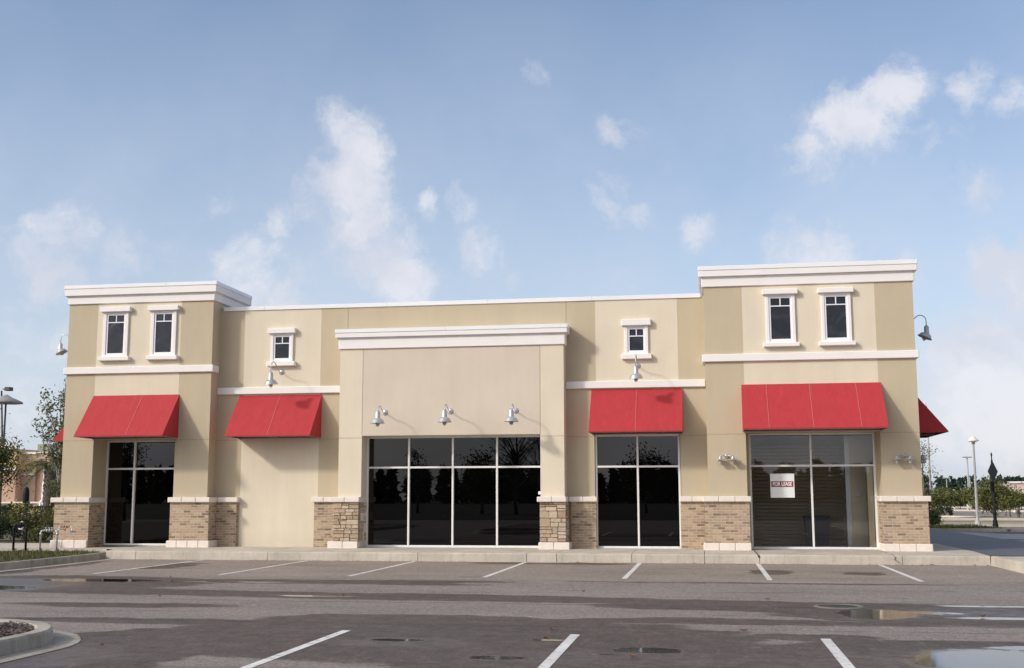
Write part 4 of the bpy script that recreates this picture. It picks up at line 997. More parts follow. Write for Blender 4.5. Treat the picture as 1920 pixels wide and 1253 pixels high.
def bush(name, loc, rx_, ry_, h, nl, ls, fm, label, group=None, cat='shrub', seed=1, box=False):
    st = random.getstate(); random.seed(seed); loc = Vector(loc); e = empty(name, loc, label, cat, group)
    tb = MB()
    for i in range(9):
        a = i * 2.4; q_ = random.uniform(.2, .7); tb.tube([loc, loc + Vector((math.cos(a) * rx_ * q_ * .5, math.sin(a) * ry_ * q_ * .5, h * .4)), loc + Vector((math.cos(a) * rx_ * q_, math.sin(a) * ry_ * q_, h * .85))], [.015, .01, .004], 4, caps=False)
    tb.build('stems', BARK, e)
    c = MB(); bl = [(random.uniform(-.75, .75), random.uniform(-.75, .75), random.uniform(.2, .8), random.uniform(.22, .45)) for _ in range(16)]
    for i in range(nl):
        if box:
            v = Vector((random.uniform(-1, 1), random.uniform(-1, 1), random.uniform(0, 1)))
            ax = random.randrange(3)
            if ax < 2: v[ax] = math.copysign(1 - abs(random.gauss(0, .1)), v[ax])
            else: v[2] = 1 - abs(random.gauss(0, .1))
            p = loc + Vector((v.x * rx_, v.y * ry_, v.z * h))
        else:
            b_ = random.choice(bl); v = Vector((random.gauss(0, 1), random.gauss(0, 1), random.gauss(0, 1))).normalized() * b_[3] * random.uniform(.6, 1.15)
            p = loc + Vector(((b_[0] + v.x) * rx_, (b_[1] + v.y) * ry_, max(.02, (b_[2] + v.z * .8)) * h))
        leafquad(c, p, ls)
    c.build('foliage', fm, e)
    random.setstate(st); return e
bush('shrub', (-20.3, 2.55 - 3.0, .12), .75, .8, .75, 2600, .08, TEAL, 'low dark juniper beside the black pipe frame', seed=2)
bush('shrub', (-21.9, .2, .12), .9, .8, .75, 2400, .08, DGREEN, 'dark shrub at the left frame edge beyond the juniper', seed=3)
bush('shrub', (-22.3, 6.2, .19), 1.3, .9, 1.15, 3600, .10, DGREEN, 'dense dark green shrub behind the left pipe frame', seed=4)
sb = bush('shrub', (-20.6, 6.0, .19), 1.15, .8, 1.15, 3400, .10, OLIVE, 'yellow green flowering shrub left of the shop corner', seed=5)
c = MB()
for i in range(60): leafquad(c, Vector((-20.6 + random.uniform(-1.1, 1.0), 5.6 + random.uniform(-.6, .3), .19 + random.uniform(.9, 1.3))), .07)
c.build('flowers', FLOWER, sb)
bush('shrub', (-18.9, 6.3, .19), 1.0, .8, 1.05, 2800, .10, OLIVE, 'olive shrub touching the shop corner', seed=6)
bush('hedge', (-30.5, 26, .1), 4.6, .6, 1.05, 5200, .13, DGREEN, 'long low dark hedge in front of the yellow building', cat='hedge', seed=7, box=True)
# right
def at(px, py, Y):  # a point of the view at a given depth, used as a survey of where things stand
    d = f + r * ((px - 960) / 2191.9) + u * ((626.5 - py) / 2191.9); t_ = (Y + 28.369) / d.y; q_ = Vector((0, -28.369, 1.567)) + d * t_; return q_
bush('shrub', (10.95, 33.2, .05), .55, .5, .85, 2400, .09, DGREEN, 'rounded dark shrub just past the right brick corner', seed=8)
bush('shrub', (11.2, 35.8, .0), .8, .6, .95, 2000, .10, OLIVE, 'brownish clipped shrub behind the rounded dark one', seed=9)
bush('shrub', (20.3, 79, -.15), .75, .7, 1.05, 1500, .14, DGREEN, 'clipped round shrub on the far yellowish verge', seed=10, box=False)
bush('hedge', (41.4, 160, -.6), 1.6, .8, 1.0, 900, .25, OLIVE, 'low clipped hedge left of the black suv', cat='hedge', seed=12, box=True)
bush('hedge', (63, 229, -1.0), 2.2, .8, .95, 900, .25, OLIVE, 'low clipped hedge in front of the silver cars', cat='hedge', seed=13, box=True)
def far_tree(px, py_top, py_base, Y, w, label, fm=OAKG, seed=1, sh=.55, nl=2600):
    b_ = at(px, py_base, Y); b_.z = gz(Y); tz = at(px, py_top + 13, Y).z; H = tz - b_.z
    return tree('oak_tree', b_, H, (0, 0, H * (1 - sh / 2), w, w, H * sh * .5), nl, w * .13, fm, BARK, label, 'young oaks in the far car park', trunk=max(.06, H * .018), lobes=26, seed=seed, clump=.3)
far_tree(1867, 893, 972, 65.2, 1.75, 'largest young oak, just right of the diamond sign post', seed=21, nl=6500, sh=.68)
far_tree(1895, 905, 965, 70, 1.3, 'oak half overlapped by the largest one at the right', seed=22, nl=3500)
far_tree(1741, 905, 950, 100, 2.2, 'oak right beside the edge of the shop wall', seed=23, nl=4200, sh=.75)
far_tree(1763, 906, 950, 150, 3.6, 'rounded oak behind the tall pole by the shop wall', seed=24, sh=.62, nl=4200)
far_tree(1800, 910, 950, 170, 3.4, 'broad oak behind the thin white sapling trunk', seed=25, sh=.62, nl=4200)
far_tree(1822, 911, 950, 180, 3.0, 'oak behind the twin headed light pole', seed=26, sh=.62, nl=3600)
far_tree(1846, 902, 950, 140, 2.7, 'oak left of the diamond sign post', seed=27, sh=.62, nl=4200)
far_tree(1782, 912, 950, 200, 3.2, 'small oak between two light poles in the far lot', seed=28, sh=.62)
far_tree(1915, 915, 950, 150, 2.6, 'oak at the right frame edge before the pink building', seed=29, sh=.62)
tree('tree', at(1733, 930, 40) * 1.0, 3.4, (0, 0, 2.0, .75, .6, .95), 700, .12, SAGE, BARK, 'sparse leafy sapling peeking out beside the shop wall', trunk=.04, lobes=12, seed=31, clump=.22)
# pine woods on the horizon
def woods(y, x0, x1, step, hmin, hmax, name, label, seed, dz=-1.5, fm=PINEG, ls=1.5, nl=46, rel=1.0):
    st = random.getstate(); random.seed(seed); c = MB(); x = x0
    while x < x1:
        h = random.uniform(hmin, hmax); y_ = y + random.uniform(-12, 12); rr = h * random.uniform(.16, .24) * rel
        for i in range(nl):
            t_ = random.random() ** .8; w = rr * (1.05 - t_ * .9); a = random.uniform(0, 6.28)
            leafquad(c, Vector((x + math.cos(a) * w * random.random(), y_ + math.sin(a) * w * random.random(), dz + h * (.04 + .96 * t_))), ls * random.uniform(.6, 1.3))
        x += step * random.uniform(.5, 1.4)
    c.build(name, fm, kind='stuff', label=label, cat='woods'); random.setstate(st)
woods(470, 78, 300, .9, 9.0, 11.2, 'pine_woods', 'dark pine woods along the horizon behind the car park', 41, nl=110, rel=2.3)
woods(470, -330, 78, 1.8, 8.5, 11.6, 'pine_woods', 'pine woods hidden behind the shop', 42, nl=70, rel=2.0)
woods(-235, -260, 130, 1.2, 5.0, 9.0, 'dark_woods', 'dark woods mirrored in the shop windows', 43, dz=0, fm=DGREEN, ls=2.6, nl=130, rel=1.6)
# trees mirrored by the shop windows (they stand behind the photographer)
def mirror(px, Yv): q_ = at(px, 932, Yv); return Vector((q_.x, 2 * 2.28 - Yv, 0))
tree('tree', mirror(968, 74), 9.3, (0, 0, 5.8, 3.0, 2.4, 3.3), 0, .1, DGREEN, DARKP, 'bare branching tree mirrored in the wide centre window', trunk=.16, bare=.25, lobes=46, seed=51, leaves=False, twigs=7)
tree('tree', mirror(1012, 80), 8.6, (0, 0, 5.4, 2.4, 2, 3.0), 0, .1, DGREEN, DARKP, 'second bare tree mirrored beside the right stone pier', trunk=.13, bare=.25, lobes=34, seed=52, leaves=False, twigs=6)
tree('tree', mirror(904, 74), 5.9, (0, 0, 3.5, 1.9, 1.8, 2.3), 3000, .3, DGREEN, DARKP, 'leafy dark tree mirrored in the third bay of the centre window', trunk=.14, bare=.2, lobes=30, seed=53, clump=.22)
tree('tree', mirror(783, 82), 6.3, (0, 0, 3.9, 1.2, 1.2, 2.3), 2200, .25, DGREEN, DARKP, 'slim dark tree mirrored in the second bay of the centre window', trunk=.12, lobes=22, seed=54, clump=.22)
tree('tree', mirror(1212, 82), 6.0, (0, 0, 3.8, 1.7, 1.5, 2.0), 2600, .3, DGREEN, DARKP, 'dark tree mirrored in the window left of the right tower', trunk=.12, lobes=22, seed=55, clump=.24)
tree('tree', mirror(228, 46), 6.2, (0, 0, 4.4, 1.15, 1.1, 1.7), 2600, .2, DGREEN, DARKP, 'leafy tree mirrored in the left tower window', trunk=.1, lobes=24, seed=56, clump=.22)

# ------------------------------------------------------------ pipes
def pipes(name, loc, label, w, h, rad, matl, extra):
    e = empty(name, loc, label, 'pipe valve'); x, y, z = loc
    for s_ in (-1, 1):
        c = MB(); c.tube([(x + s_ * w / 2, y, z), (x + s_ * w / 2, y, z + h - .06), (x + s_ * (w / 2 - .018), y, z + h - .018), (x + s_ * (w / 2 - .06), y, z + h)], rad, 10); c.tube([(x + s_ * w / 2, y, z + h - .13), (x + s_ * w / 2, y, z + h - .06)], rad * 1.35, 10); c.build('riser', matl, e)
    c = MB(); c.tube([(x - w / 2 + .05, y, z + h), (x + w / 2 - .05, y, z + h)], rad * .95, 10); c.build('crossbar', extra[0], e)
    c = MB()
    for dx, rr, l in ((-.12, rad * 1.7, .04), (-.05, rad * 1.9, .06), (.03, rad * 2.1, .05), (.10, rad * 1.7, .04)):
        dx *= min(1, w / .4); c.tube([(x + dx - l / 2, y, z + h), (x + dx + l / 2, y, z + h)], rr, 10)
    for dx in (-.1, .0, .08):
        dx *= min(1, w / .4); c.tube([(x + dx, y, z + h), (x + dx, y, z + h + .075)], rad * .5, 6); c.box(x + dx - .03, x + dx + .03, y - .008, y + .008, z + h + .07, z + h + .085)
    if extra[1]: c.tube([(x, y, z + h), (x, y, z + h - .12)], rad * 1.3, 8)
    c.build('valve', extra[0], e); return e
pipes('backflow_valve', (-17.42, .93, .13), 'short silver pipe frame with dark valves near the kerb', .48, .56, .022, GALV, (GALVD, False))
pipes('backflow_valve', (-17.34, 1.6, .215), 'taller thin pipe frame with brown brass valves', .40, .565, .018, GALV, (BRASS, True))
bp = pipes('backflow_valve', (-18.26, .93, .12), 'black pipe frame with a white hoop on top', .36, .72, .03, BLACK, (BLACK, False))
c = MB(); c.tube([(-18.27 + .075 * math.cos(a), .97 + .03 * math.sin(a), .12 + .70 + .10 * math.sin(a)) for a in [math.radians(q) for q in range(-130, 131, 20)]], .018, 8); c.build('hoop', VINYL, bp)
ms = empty('ground_sign', (-22.2, 8.6, .15), 'tiny white utility sign on a stake above the hedge', 'sign')
c = MB(); c.box(-22.0, -21.97, 8.6, 8.63, .15, 1.3); c.build('stake', GALVD, ms)
pp = at(41.5, 967, 8.55)
c = MB(); c.cbox(pp.x - .12, pp.x + .12, 8.56, 8.59, pp.z - .12, pp.z + .12, .01); c.box(pp.x - .05, pp.x + .06, 8.553, 8.559, pp.z - .06, pp.z - .02, 1); c.box(pp.x, pp.x + .07, 8.553, 8.559, pp.z + .0, pp.z + .05, 1); c.build('plate', [VINYL, NAVY], ms)
for o in [q for q in bpy.data.objects if q.parent == ms and q.name.startswith('stake')]: o.location.x += pp.x - (-21.985)
# black round-topped post at left
b0 = at(47, 965, 27); b0.z = 0
po = empty('post', b0, 'thick black round topped post in front of the yellow building', 'post')
c = MB(); tz = at(47, 912, 27).z
c.lathe([(.17, 0), (.17, .1), (.13, .14), (.11, tz * .5)], b0, 12); c.build('shaft', BLACK, po)
c = MB(); c.lathe([(.14, tz * .5), (.15, tz * .62), (.16, tz * .8), (.13, tz * .94), (.0, tz)], b0, 14); c.build('head', BLACK, po)

# ------------------------------------------------------------ yellow building on the left
YB = 62.0
def lx(px): return at(px, 925, YB).x
def lz(py): return at(40, py, YB).z
YEL = stucco('stucco_yellow', (.60, .46, .25)); PINK = stucco('stucco_pink', (.50, .34, .25)); GREYG = stucco('stucco_greygreen', (.30, .31, .27)); SALM = stucco('stucco_salmon', (.55, .38, .28))
BRICK2 = brick('far_brick', .4, .14)
yb = empty('retail_building', (lx(30), YB, 0), 'yellow and pink shop building with brick base behind the trees', 'building')
c = MB(); c.box(lx(-160), lx(28), YB, YB + 14, lz(880), lz(842), 0); c.box(lx(-160), lx(28), YB, YB + 14, lz(943), lz(880), 1)
c.box(lx(28), lx(52), YB + 1, YB + 14, lz(890), lz(851), 0); c.box(lx(28), lx(52), YB + 1, YB + 14, lz(943), lz(890), 1)
c.box(lx(52), lx(130), YB + 1.2, YB + 14, lz(943), lz(860), 2); c.box(lx(52), lx(130), YB + 1.1, YB + 14, lz(860), lz(849), 3)
c.build('wall', [YEL, PINK, PINK, SALM], yb)
c = MB(); c.box(lx(28), lx(50), YB + 3, YB + 9, lz(848), lz(830)); c.build('roof_box', GREYG, yb)
c = MB(); c.box(lx(-160), lx(29), YB - .2, YB + .1, lz(842), lz(836)); c.box(lx(-160), lx(28), YB - .12, YB + .1, lz(882), lz(878)); c.box(lx(28.5), lx(52), YB + .85, YB + 1.1, lz(851), lz(847)); c.box(lx(28.5), lx(52), YB + .88, YB + 1.1, lz(891), lz(888))
c.box(lx(52), lx(130), YB + .95, YB + 1.15, lz(849), lz(847.5)); c.build('white_band', WHITE, yb)
c = MB(); c.box(lx(-160), lx(130), YB - .1, YB + 1.3, 0, lz(944)); c.build('brick_plinth', BRICK2, yb)
c = MB(); c.box(lx(-160), lx(130), YB - .2, YB + 1.4, lz(944), lz(941)); c.build('sill_cap', CASTST, yb)
c = MB(); c.tube([(lx(82), YB - .1, lz(905)), (lx(82), YB - .1, lz(937)), (lx(80), YB - .25, lz(942)), (lx(79.5), YB - .25, 0)], .11, 8); c.build('downspout', VINYL, yb)
c = MB()
for q in (84, 102): c.box(lx(q - .9), lx(q + .9), YB - .32, YB - .2, lz(960), lz(870))
for q in (960, 927): c.box(lx(84.9), lx(130), YB - .315, YB - .21, lz(q + .9), lz(q - .9))
wi = c.build('window', ALU, yb)
c = MB(); c.box(lx(84), lx(130), YB - .2, YB - .15, lz(960), lz(870)); c.build('pane', DGLASS, wi)
c = MB(); c.box(lx(92), lx(101), YB - .23, YB - .205, lz(940), lz(926)); c.build('window_poster', SIGNR, wi)
c = MB(); c.box(lx(86), lx(96), YB - .23, YB - .205, lz(958), lz(944)); c.build('window_poster', plain('poster_green', (.40, .48, .38), .6), wi)
for q0, q1 in ((38, 43), (54, 58), (98, 102)):
    c = MB(); c.box(lx(q0), lx(q1), YB + .8, YB + 1.15, lz(863), lz(859)); w_ = c.build('window', WHITE, yb); c = MB(); c.box(lx(q0 + .9), lx(q1 - .9), YB + .77, YB + .79, lz(862), lz(860)); c.build('pane', DGLASS, w_)
c = MB(); c.box(lx(13), lx(23), YB - .5, YB - .22, lz(958), lz(947)); c.build('utility_box', DARKP, yb)
text_mesh('lettering', 'ST', .56, BLACK, Matrix.Translation((lx(4.5) - yb.location.x, -.14, lz(848.5))) @ RX, yb, bold=.02, ext=.06)

# ------------------------------------------------------------ poles
def pole_base(e, b_, rad, h, matl=CONC):
    c = MB(); c.lathe([(rad, 0), (rad, h - .03), (rad * .93, h), (0, h)], b_, 14); c.build('footing', matl, e)
# left: cone shaded lamp, mostly outside the frame
b_ = at(-3, 1000, 25); b_.z = .1; zt = at(0, 757, 25).z
lp = empty('street_lamp', b_, 'broad roof shaped lamp hood cut off by the left frame edge', 'street lamp')
c = MB(); c.lathe([(.09, 0), (.07, .3), (.05, .6), (.045, zt - .1)], b_, 10); c.build('pole', DARKP, lp)
c = MB(); hb = Vector((b_.x, b_.y, zt))
c.lathe([(0, .46), (.10, .42), (.3, .30), (.80, .10), (.83, .03), (.80, .0), (.2, .06), (0, .06)], hb, 8); c.build('lamp_hood', plain('hood_metal', (.30, .29, .30), .5), lp)
b_ = at(6, 960, 70); zt = at(3, 733, 70).z; b_.z = gz(70)
lp = empty('street_lamp', b_, 'square twin head light pole at the left frame edge', 'street lamp')
q_ = at(3, 733, 70); c = MB(); c.tube([b_, (q_.x, q_.y, zt)], [.12, .08], 8); c.build('pole', DARKP, lp)
for s_ in (-1, 1):
    c = MB(); c.cbox(q_.x + s_ * .5 - .5, q_.x + s_ * .5 + .5, 69.7, 70.3, zt - .0, zt + .36, .04) if False else c.cbox(q_.x + s_ * .72 - .28, q_.x + s_ * .72 + .28, 69.7, 70.3, zt - .02, zt + .32, .04); c.box(q_.x + s_ * .44 - .3, q_.x + s_ * .44 + .02, 69.93, 70.07, zt + .1, zt + .2); c.build('lamp_head', DARKP, lp)
# right
b_ = Vector((13.62, 35.3, .02)); q_ = at(1825, 833, 35.3)
lp = empty('street_lamp', b_, 'tapered pale pole with conical lamp hood by the grass verge', 'street lamp')
pole_base(lp, b_, .24, .07); c = MB(); c.lathe([(.16, .07), (.15, .22), (.09, .30), (.075, .5), (.05, q_.z - b_.z)], b_, 12); c.build('pole', POLE, lp)
T0 = Vector((b_.x, b_.y, q_.z))
c = MB(); c.lathe([(.05, -.02), (.09, .03), (.09, .08), (.05, .12)], T0, 12); c.build('collar', GALVD, lp)
c = MB(); c.lathe([(.10, .10), (.29, .17), (.27, .20), (.12, .34), (.07, .42), (.0, .43)], T0, 18); c.build('lamp_hood', CREAMP, lp)
def shoebox(px, py_b, py_t, Y, heads, label, w=.9, hh=.35, foot=True):
    b_ = at(px, py_b, Y); b_.z = gz(Y); tz = at(px, py_t, Y).z
    e = empty('street_lamp', b_, label, 'street lamp'); 
    if foot: pole_base(e, b_, .45, .9, CONC)
    c = MB(); c.tube([b_, (b_.x, b_.y, tz)], [.16, .10], 8); c.build('pole', POLE, e)
    for s_ in heads:
        c = MB(); x = b_.x + s_ * (w * .5 + .12); c.cbox(x - w / 2, x + w / 2, b_.y - .3, b_.y + .3, tz - hh * .2, tz + hh * .8, .05); c.box(min(b_.x, x), max(b_.x, x), b_.y - .05, b_.y + .05, tz + .05, tz + .15); c.build('lamp_head', CREAMP if hh > .5 else POLE, e)
    return e
shoebox(1747, 958, 762, 147, (-1,), 'tall light pole rising past the side awning', w=.95, hh=.75)
shoebox(1818.5, 957, 858, 160, (-1, 1), 'slim pole with flat twin heads left of the diamond sign', w=.55, hh=.2)
shoebox(1821, 950, 893, 230, (-1,), 'farther small light pole seen just behind the twin headed one', w=.6, hh=.3)
shoebox(1777, 944, 897, 300, (-1, 1), 'short far light pole before the pine woods', w=.8, hh=.3, foot=False)
# young trunks/bollards in the far lot
for px, py0, py1, Y, lab in ((1790, 949, 918, 210, 'thin pale pole standing in the far lot'), (1851, 957, 944, 150, 'short white bollard left of the large oak'), (1902, 958, 936, 120, 'slim white marker pole near the right frame edge'), (1761, 965, 950, 80, 'short pale marker post beside the clipped far shrub')):
    b_ = at(px, py0, Y); b_.z = gz(Y); c = MB(); rr = .05 * Y / 60; c.lathe([(rr, 0), (rr, at(px, py1, Y).z - b_.z - .05), (rr * .6, at(px, py1, Y).z - b_.z), (0, at(px, py1, Y).z - b_.z)], b_, 8)
    c.build('marker_post', CREAMP, label=lab, cat='post')
hy = at(1910, 970, 62); hy.z = gz(62)
c = MB(); c.lathe([(.14, 0), (.14, .06), (.09, .09), (.09, .5), (.12, .53), (.1, .66), (.03, .74), (0, .75)], hy, 12); c.tube([(hy.x - .17, hy.y, .42 + hy.z), (hy.x + .17, hy.y, .42 + hy.z)], .05, 8); c.build('fire_hydrant', DARKP, label='small dark hydrant on the dry grass at far right', cat='hydrant')
# diamond sign on black post
b_ = Vector((13.95, 33.0, .05)); tz = at(1848, 864, 33).z
sp = empty('sign_post', b_, 'black decorative post carrying a diamond sign seen from its back', 'sign post')
c = MB(); c.lathe([(.14, 0), (.14, .12), (.11, .2), (.115, .28), (.085, .36), (.075, .55), (.10, .62), (.10, .72), (.065, .78), (.052, tz - .1)], b_, 12)
c.build('post', BLACK, sp)
ft = at(1848.5, 850, 33).z
c = MB(); c.lathe([(.045, tz - .12), (.05, tz - .05), (.03, tz + .0), (.028, ft - .2), (.045, ft - .16), (.045, ft - .1), (.02, ft - .04), (.0, ft + .02)], b_, 10); c.build('finial', BLACK, sp)
th = math.radians(52); dx, dy = math.cos(th), math.sin(th); mid = (at(1848, 866, 33).z + at(1854, 903, 33).z) / 2; hs = .53
c = MB(); o_ = Vector((b_.x, b_.y - .09, mid)); ax = Vector((dx, dy, 0)); nn = Vector((-dy, dx, 0)) * .012
P_ = [o_ + ax * hs, o_ + Vector((0, 0, hs)), o_ - ax * hs, o_ - Vector((0, 0, hs))]
c.face([p - nn for p in P_]); c.face([p + nn for p in P_[::-1]])
for i in range(4): c.face([P_[i] - nn, P_[i] + nn, P_[(i + 1) % 4] + nn, P_[(i + 1) % 4] - nn])
c.build('diamond_panel', plain('sign_back', (.022, .023, .028), .6, spec=.3), sp)
z0, z1 = at(1850, 921, 33).z, at(1850, 904, 33).z
c = MB(); o_ = Vector((b_.x - .08, b_.y - .1, 0))
P_ = [o_ + ax * -.18 + Vector((0, 0, z0)), o_ + ax * .18 + Vector((0, 0, z0)), o_ + ax * .18 + Vector((0, 0, z1)), o_ + ax * -.18 + Vector((0, 0, z1))]
c.face([p - nn for p in P_]); c.face([p + nn for p in P_[::-1]])
for i in range(4): c.face([P_[i] - nn, P_[i] + nn, P_[(i + 1) % 4] + nn, P_[(i + 1) % 4] - nn])
c.build('lower_panel', BLACK, sp)

# ------------------------------------------------------------ cars
def carpaint(name, col, metal=.2):
    m, t, b = mat(name); b.inputs['Base Color'].default_value = col + (1,); b.inputs['Metallic'].default_value = metal; b.inputs['Roughness'].default_value = .3; b.inputs['Coat Weight'].default_value = .6
    return m
CG = plain('car_glass', (.01, .012, .014), .08, var=.0); TYRE = plain('tyre_rubber', (.02, .02, .02), .8); LAMPC = plain('headlamp', (.75, .75, .72), .15)
def car(name, cat, suv, paintm, label, loc, rz):
    e = empty(name, (0, 0, 0), label, cat, 'cars parked across the far lot')
    Ln = 4.6; W_ = .92; H = 1.75 if suv else 1.42; bz = .95 if suv else .86
    if suv: roofp = [(-2.28, bz), (-2.1, H - .05), (-1.6, H), (.2, H), (.55, H - .08), (1.15, bz + .04)]
    else: roofp = [(-1.75, bz + .02), (-1.15, H - .06), (-.6, H), (.15, H - .02), (.45, H - .1), (1.2, bz)]
    prof = [(-2.3, .35), (-2.32, .6), (-2.25, bz - .02)] + roofp + [(1.9, bz - .1), (2.25, bz - .25), (2.33, .5), (2.28, .3), (1.75, .27), (-1.8, .27)]
    c = MB(); n = len(prof)
    def wd(z): return W_ * (1 if z < bz + .03 else 1 - .2 * (z - bz) / (H - bz))
    A = [(-wd(z) + (.06 if z < .4 else 0), y, z) for y, z in prof]; B = [(wd(z) - (.06 if z < .4 else 0), y, z) for y, z in prof]
    c.add(A + B, [(i, (i + 1) % n, (i + 1) % n + n, i + n) for i in range(n)]); c.face(A[::-1]); c.face(B); c.build('body', paintm, e)
    c = MB()
    k0 = roofp
    wy = [(k0[-1][0], k0[-1][1]), (k0[-2][0], k0[-2][1])]
    def q4(y0, z0, y1, z1, e_):
        d = Vector((0, y1 - y0, z1 - z0)).normalized(); nrm = Vector((0, d.z, -d.y)); nrm = nrm if (nrm.y * (1 if y0 > 0 else -1)) > 0 else -nrm
        a, b_ = Vector((0, y0, z0)).lerp(Vector((0, y1, z1)), .08) + nrm * .01, Vector((0, y0, z0)).lerp(Vector((0, y1, z1)), .92) + nrm * .01
        c.face([(-wd(a.z) * .92, a.y, a.z), (wd(a.z) * .92, a.y, a.z), (wd(b_.z) * .92, b_.y, b_.z), (-wd(b_.z) * .92, b_.y, b_.z)])
    q4(*wy[0], *wy[1], 0); q4(*k0[0], *k0[1], 0); c.build('windscreen', CG, e)
    c = MB()
    yb0, yt0 = k0[0][0] + .25, k0[1][0] + .25; yb1, yt1 = k0[-1][0] - .25, k0[-2][0] - .1; zb_, zt_ = bz + .06, H - .12; ms_ = (yb0 + yb1) / 2
    for s_ in (-1, 1):
        for (a0, a1, t0_, t1_) in ((yb0, ms_ - .05, yt0, (yt0 + yt1) / 2 - .04), (ms_ + .05, yb1, (yt0 + yt1) / 2 + .04, yt1)):
            c.face([(s_ * (wd(zb_) + .012), a0, zb_), (s_ * (wd(zb_) + .012), a1, zb_), (s_ * (wd(zt_) + .012), t1_, zt_), (s_ * (wd(zt_) + .012), t0_, zt_)])
    c.build('side_window', CG, e)
    for sx in (-1, 1):
        for y in (-1.4, 1.42):
            c = MB(); c.tube([(sx * (W_ - .2), y, .34), (sx * (W_ + .02), y, .34)], .34, 14); w_ = c.build('wheel', TYRE, e); c = MB(); c.tube([(sx * (W_ + .02), y, .34), (sx * (W_ + .035), y, .34)], .2, 10); c.build('rim', GALV, w_)
        c = MB(); c.cbox(sx * .68 - .2, sx * .68 + .2, 2.2, 2.31, .58, .76, .03) if True else None; c.build('headlight', LAMPC, e)
    c = MB(); c.cbox(-.42, .42, 2.27, 2.345, .45, .68, .02); c.build('grille', BLACK, e)
    e.location = loc; e.rotation_euler = (0, 0, rz); return e
cw = carpaint('paint_white', (.75, .75, .75), 0); cs = carpaint('paint_silver', (.45, .46, .47), .6); cb_ = carpaint('paint_black', (.012, .013, .016)); cr_ = carpaint('paint_red', (.35, .05, .04)); cg = carpaint('paint_grey', (.16, .17, .18), .5); cbu = carpaint('paint_blue', (.10, .14, .20), .5)
def cpos(px, Y): q_ = at(px, 945, Y); return Vector((q_.x, Y, gz(Y)))
random.seed(99)
CARS = [(1744, 348, 1, cw, 'white suv beside the shop wall corner'), (1757, 352, 0, cs, 'silver car right of the white suv by the shop'), (1766, 345, 1, cw, 'white suv above the clipped far shrub'), (1774, 360, 0, cg, 'grey car behind the red one in the far row'), (1783, 330, 0, cr_, 'low red car in the far row'),
        (1808, 350, 0, cg, 'grey car left of the silver suv'), (1818, 335, 1, cs, 'silver suv behind the twin headed pole'), (1827, 352, 0, cw, 'white car right of the twin headed pole'), (1842, 330, 1, cb_, 'black suv behind the low clipped hedge'), (1852, 345, 1, cw, 'white suv behind the white bollard'),
        (1861, 352, 0, cr_, 'dark red car behind the oak trunk'), (1874, 325, 1, cw, 'big white suv nearest the large oak trunk'), (1889, 345, 1, cs, 'silver suv right of the big white one'), (1901, 335, 0, cs, 'silver car in front of the pink building'), (1913, 340, 1, cg, 'dark grey suv at the right frame edge')]
for i, (px, Y, suv, pm, lab) in enumerate(CARS):
    car('parked_car', 'car', suv, pm, lab, cpos(px, Y), math.pi + random.uniform(-.5, .5))
# pink far building
q0 = at(1893, 940, 420); q1 = at(1990, 940, 420); zt = at(1905, 906, 420).z; zt2 = at(1910, 900, 420).z
fb = empty('store_building', (q0.x, 420, -1.5), 'pale pink store building at the right frame edge', 'building')
PKW = stucco('stucco_palepink', (.56, .46, .40))
c = MB(); c.box(q0.x, q1.x, 420, 450, -1.5, zt); c.box(q0.x + 6, q0.x + 14, 418.5, 420, -1.5, zt2); c.build('wall', PKW, fb)
c = MB(); c.box(q0.x - .4, q1.x, 419.5, 420, zt, zt + .6); c.box(q0.x + 5.6, q0.x + 14.4, 418, 420.3, zt2, zt2 + .7); c.build('cornice', WHITE, fb)
c = MB()
for i in range(5): c.box(q0.x + 7 + i * 1.4, q0.x + 8 + i * 1.4, 418.4, 418.49, 1, 3.5)
c.build('window', DARKP, fb)

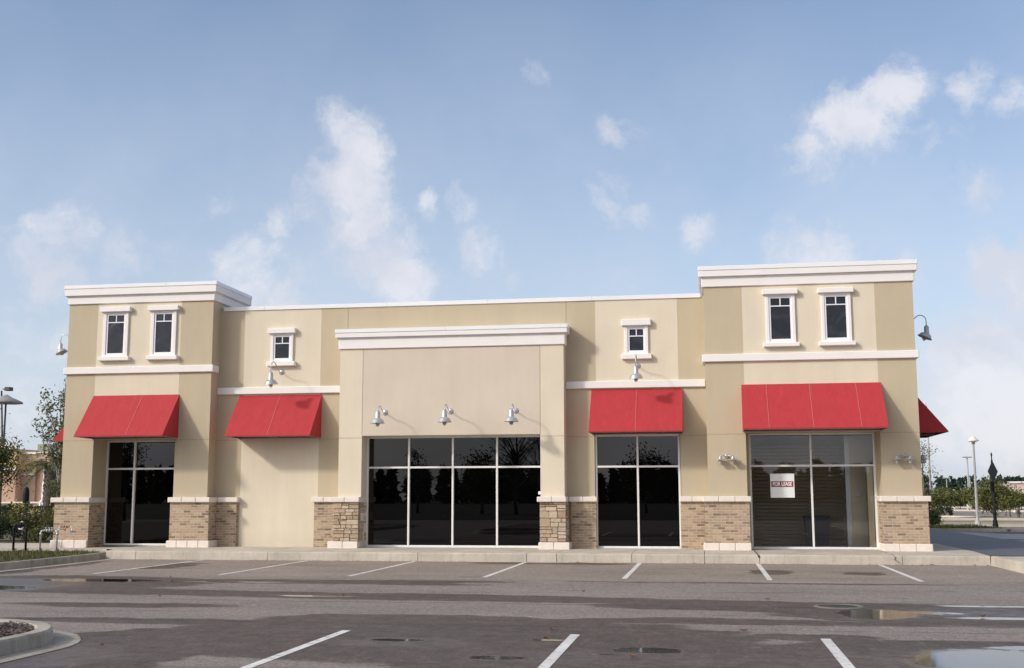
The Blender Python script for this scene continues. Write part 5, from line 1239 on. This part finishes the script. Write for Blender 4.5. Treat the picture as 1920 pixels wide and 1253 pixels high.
# ------------------------------------------------------------ small things on the lot
mh = empty('manhole_cover', (1.82, -10.76, 0), 'round iron drain cover in the lot by the puddle', 'manhole cover')
c = MB(); c.lathe([(.0, .010), (.25, .010), (.27, .002)], (1.82, -10.76, 0), 24); c.build('lid', plain('iron_lid', (.06, .055, .05), .8, spec=.2), mh)
c = MB(); c.lathe([(.28, .002), (.285, .016), (.34, .016), (.36, .001)], (1.82, -10.76, 0), 24); c.build('rim', plain('iron_rim', (.17, .15, .135), .9, spec=.15), mh)
LV = [(-6.36, -16.53, 'by the mulch island apron'), (-8.59, -10.62, 'beyond the mulch island'), (-1.79, -15.23, 'in the small puddle by the near line'), (-.76, -16.56, 'near the long dark puddle'), (.38, -14.13, 'left of the right near line'), (3.49, -12.02, 'on the pale puddle at right'), (-10.42, -6.42, 'at the end of the first stall line'),
      (-5.73, -10.11, 'in the yellow reflecting puddle'), (.87, -9.84, 'in the middle of the aisle'), (-2.06, -8.75, 'in the aisle before the centre window'), (5.9, -.25, 'at the foot of the right kerb'), (6.15, -.4, 'in the right kerb corner'), (-1.84, -14.35, 'on the dark damp patch'), (-9.9, -7.4, 'on the left puddle edge'), (-14.6, -4.4, 'in the left gutter'), (-14.8, -5.4, 'in the wet left gutter'), (5.0, -.12, 'against the kerb face')]
for i, (x, y, w_) in enumerate(LV):
    c = MB(); a = random.uniform(0, 6.28); s_ = random.uniform(.025, .05); n = 6
    A = Vector((math.cos(a), math.sin(a), 0)); B_ = Vector((-A.y, A.x, 0)); V = []
    for j in range(n + 1):
        t_ = j / n; w = s_ * .55 * math.sin(math.pi * min(.97, t_ + .03)); z = .008 + .03 * (t_ - .5) ** 2 * 2 + .004
        for q in (-1, 0, 1): V.append(Vector((x, y, 0)) + A * (t_ - .5) * 2 * s_ + B_ * w * q + Vector((0, 0, z + (.014 if q else 0))))
    c.add(V, [(j * 3 + q, j * 3 + q + 1, (j + 1) * 3 + q + 1, (j + 1) * 3 + q) for j in range(n) for q in (0, 1)])
    c.build('fallen_leaf', LITTER, label='curled brown leaf lying ' + w_, cat='leaf', group='dead leaves on the asphalt')
# debris line along the kerb foot
c = MB()
for i in range(900):
    x = random.uniform(-15, 6.2); y = -abs(random.gauss(0, .035)) - .015
    if math.sin(x * 1.7) + math.sin(x * .63 + 1) < -.3: continue
    leafquad(c, Vector((x, y, .01)), random.uniform(.01, .035))
c.build('litter', LITTER, kind='stuff', label='fine leaf debris along the foot of the kerb', cat='debris')
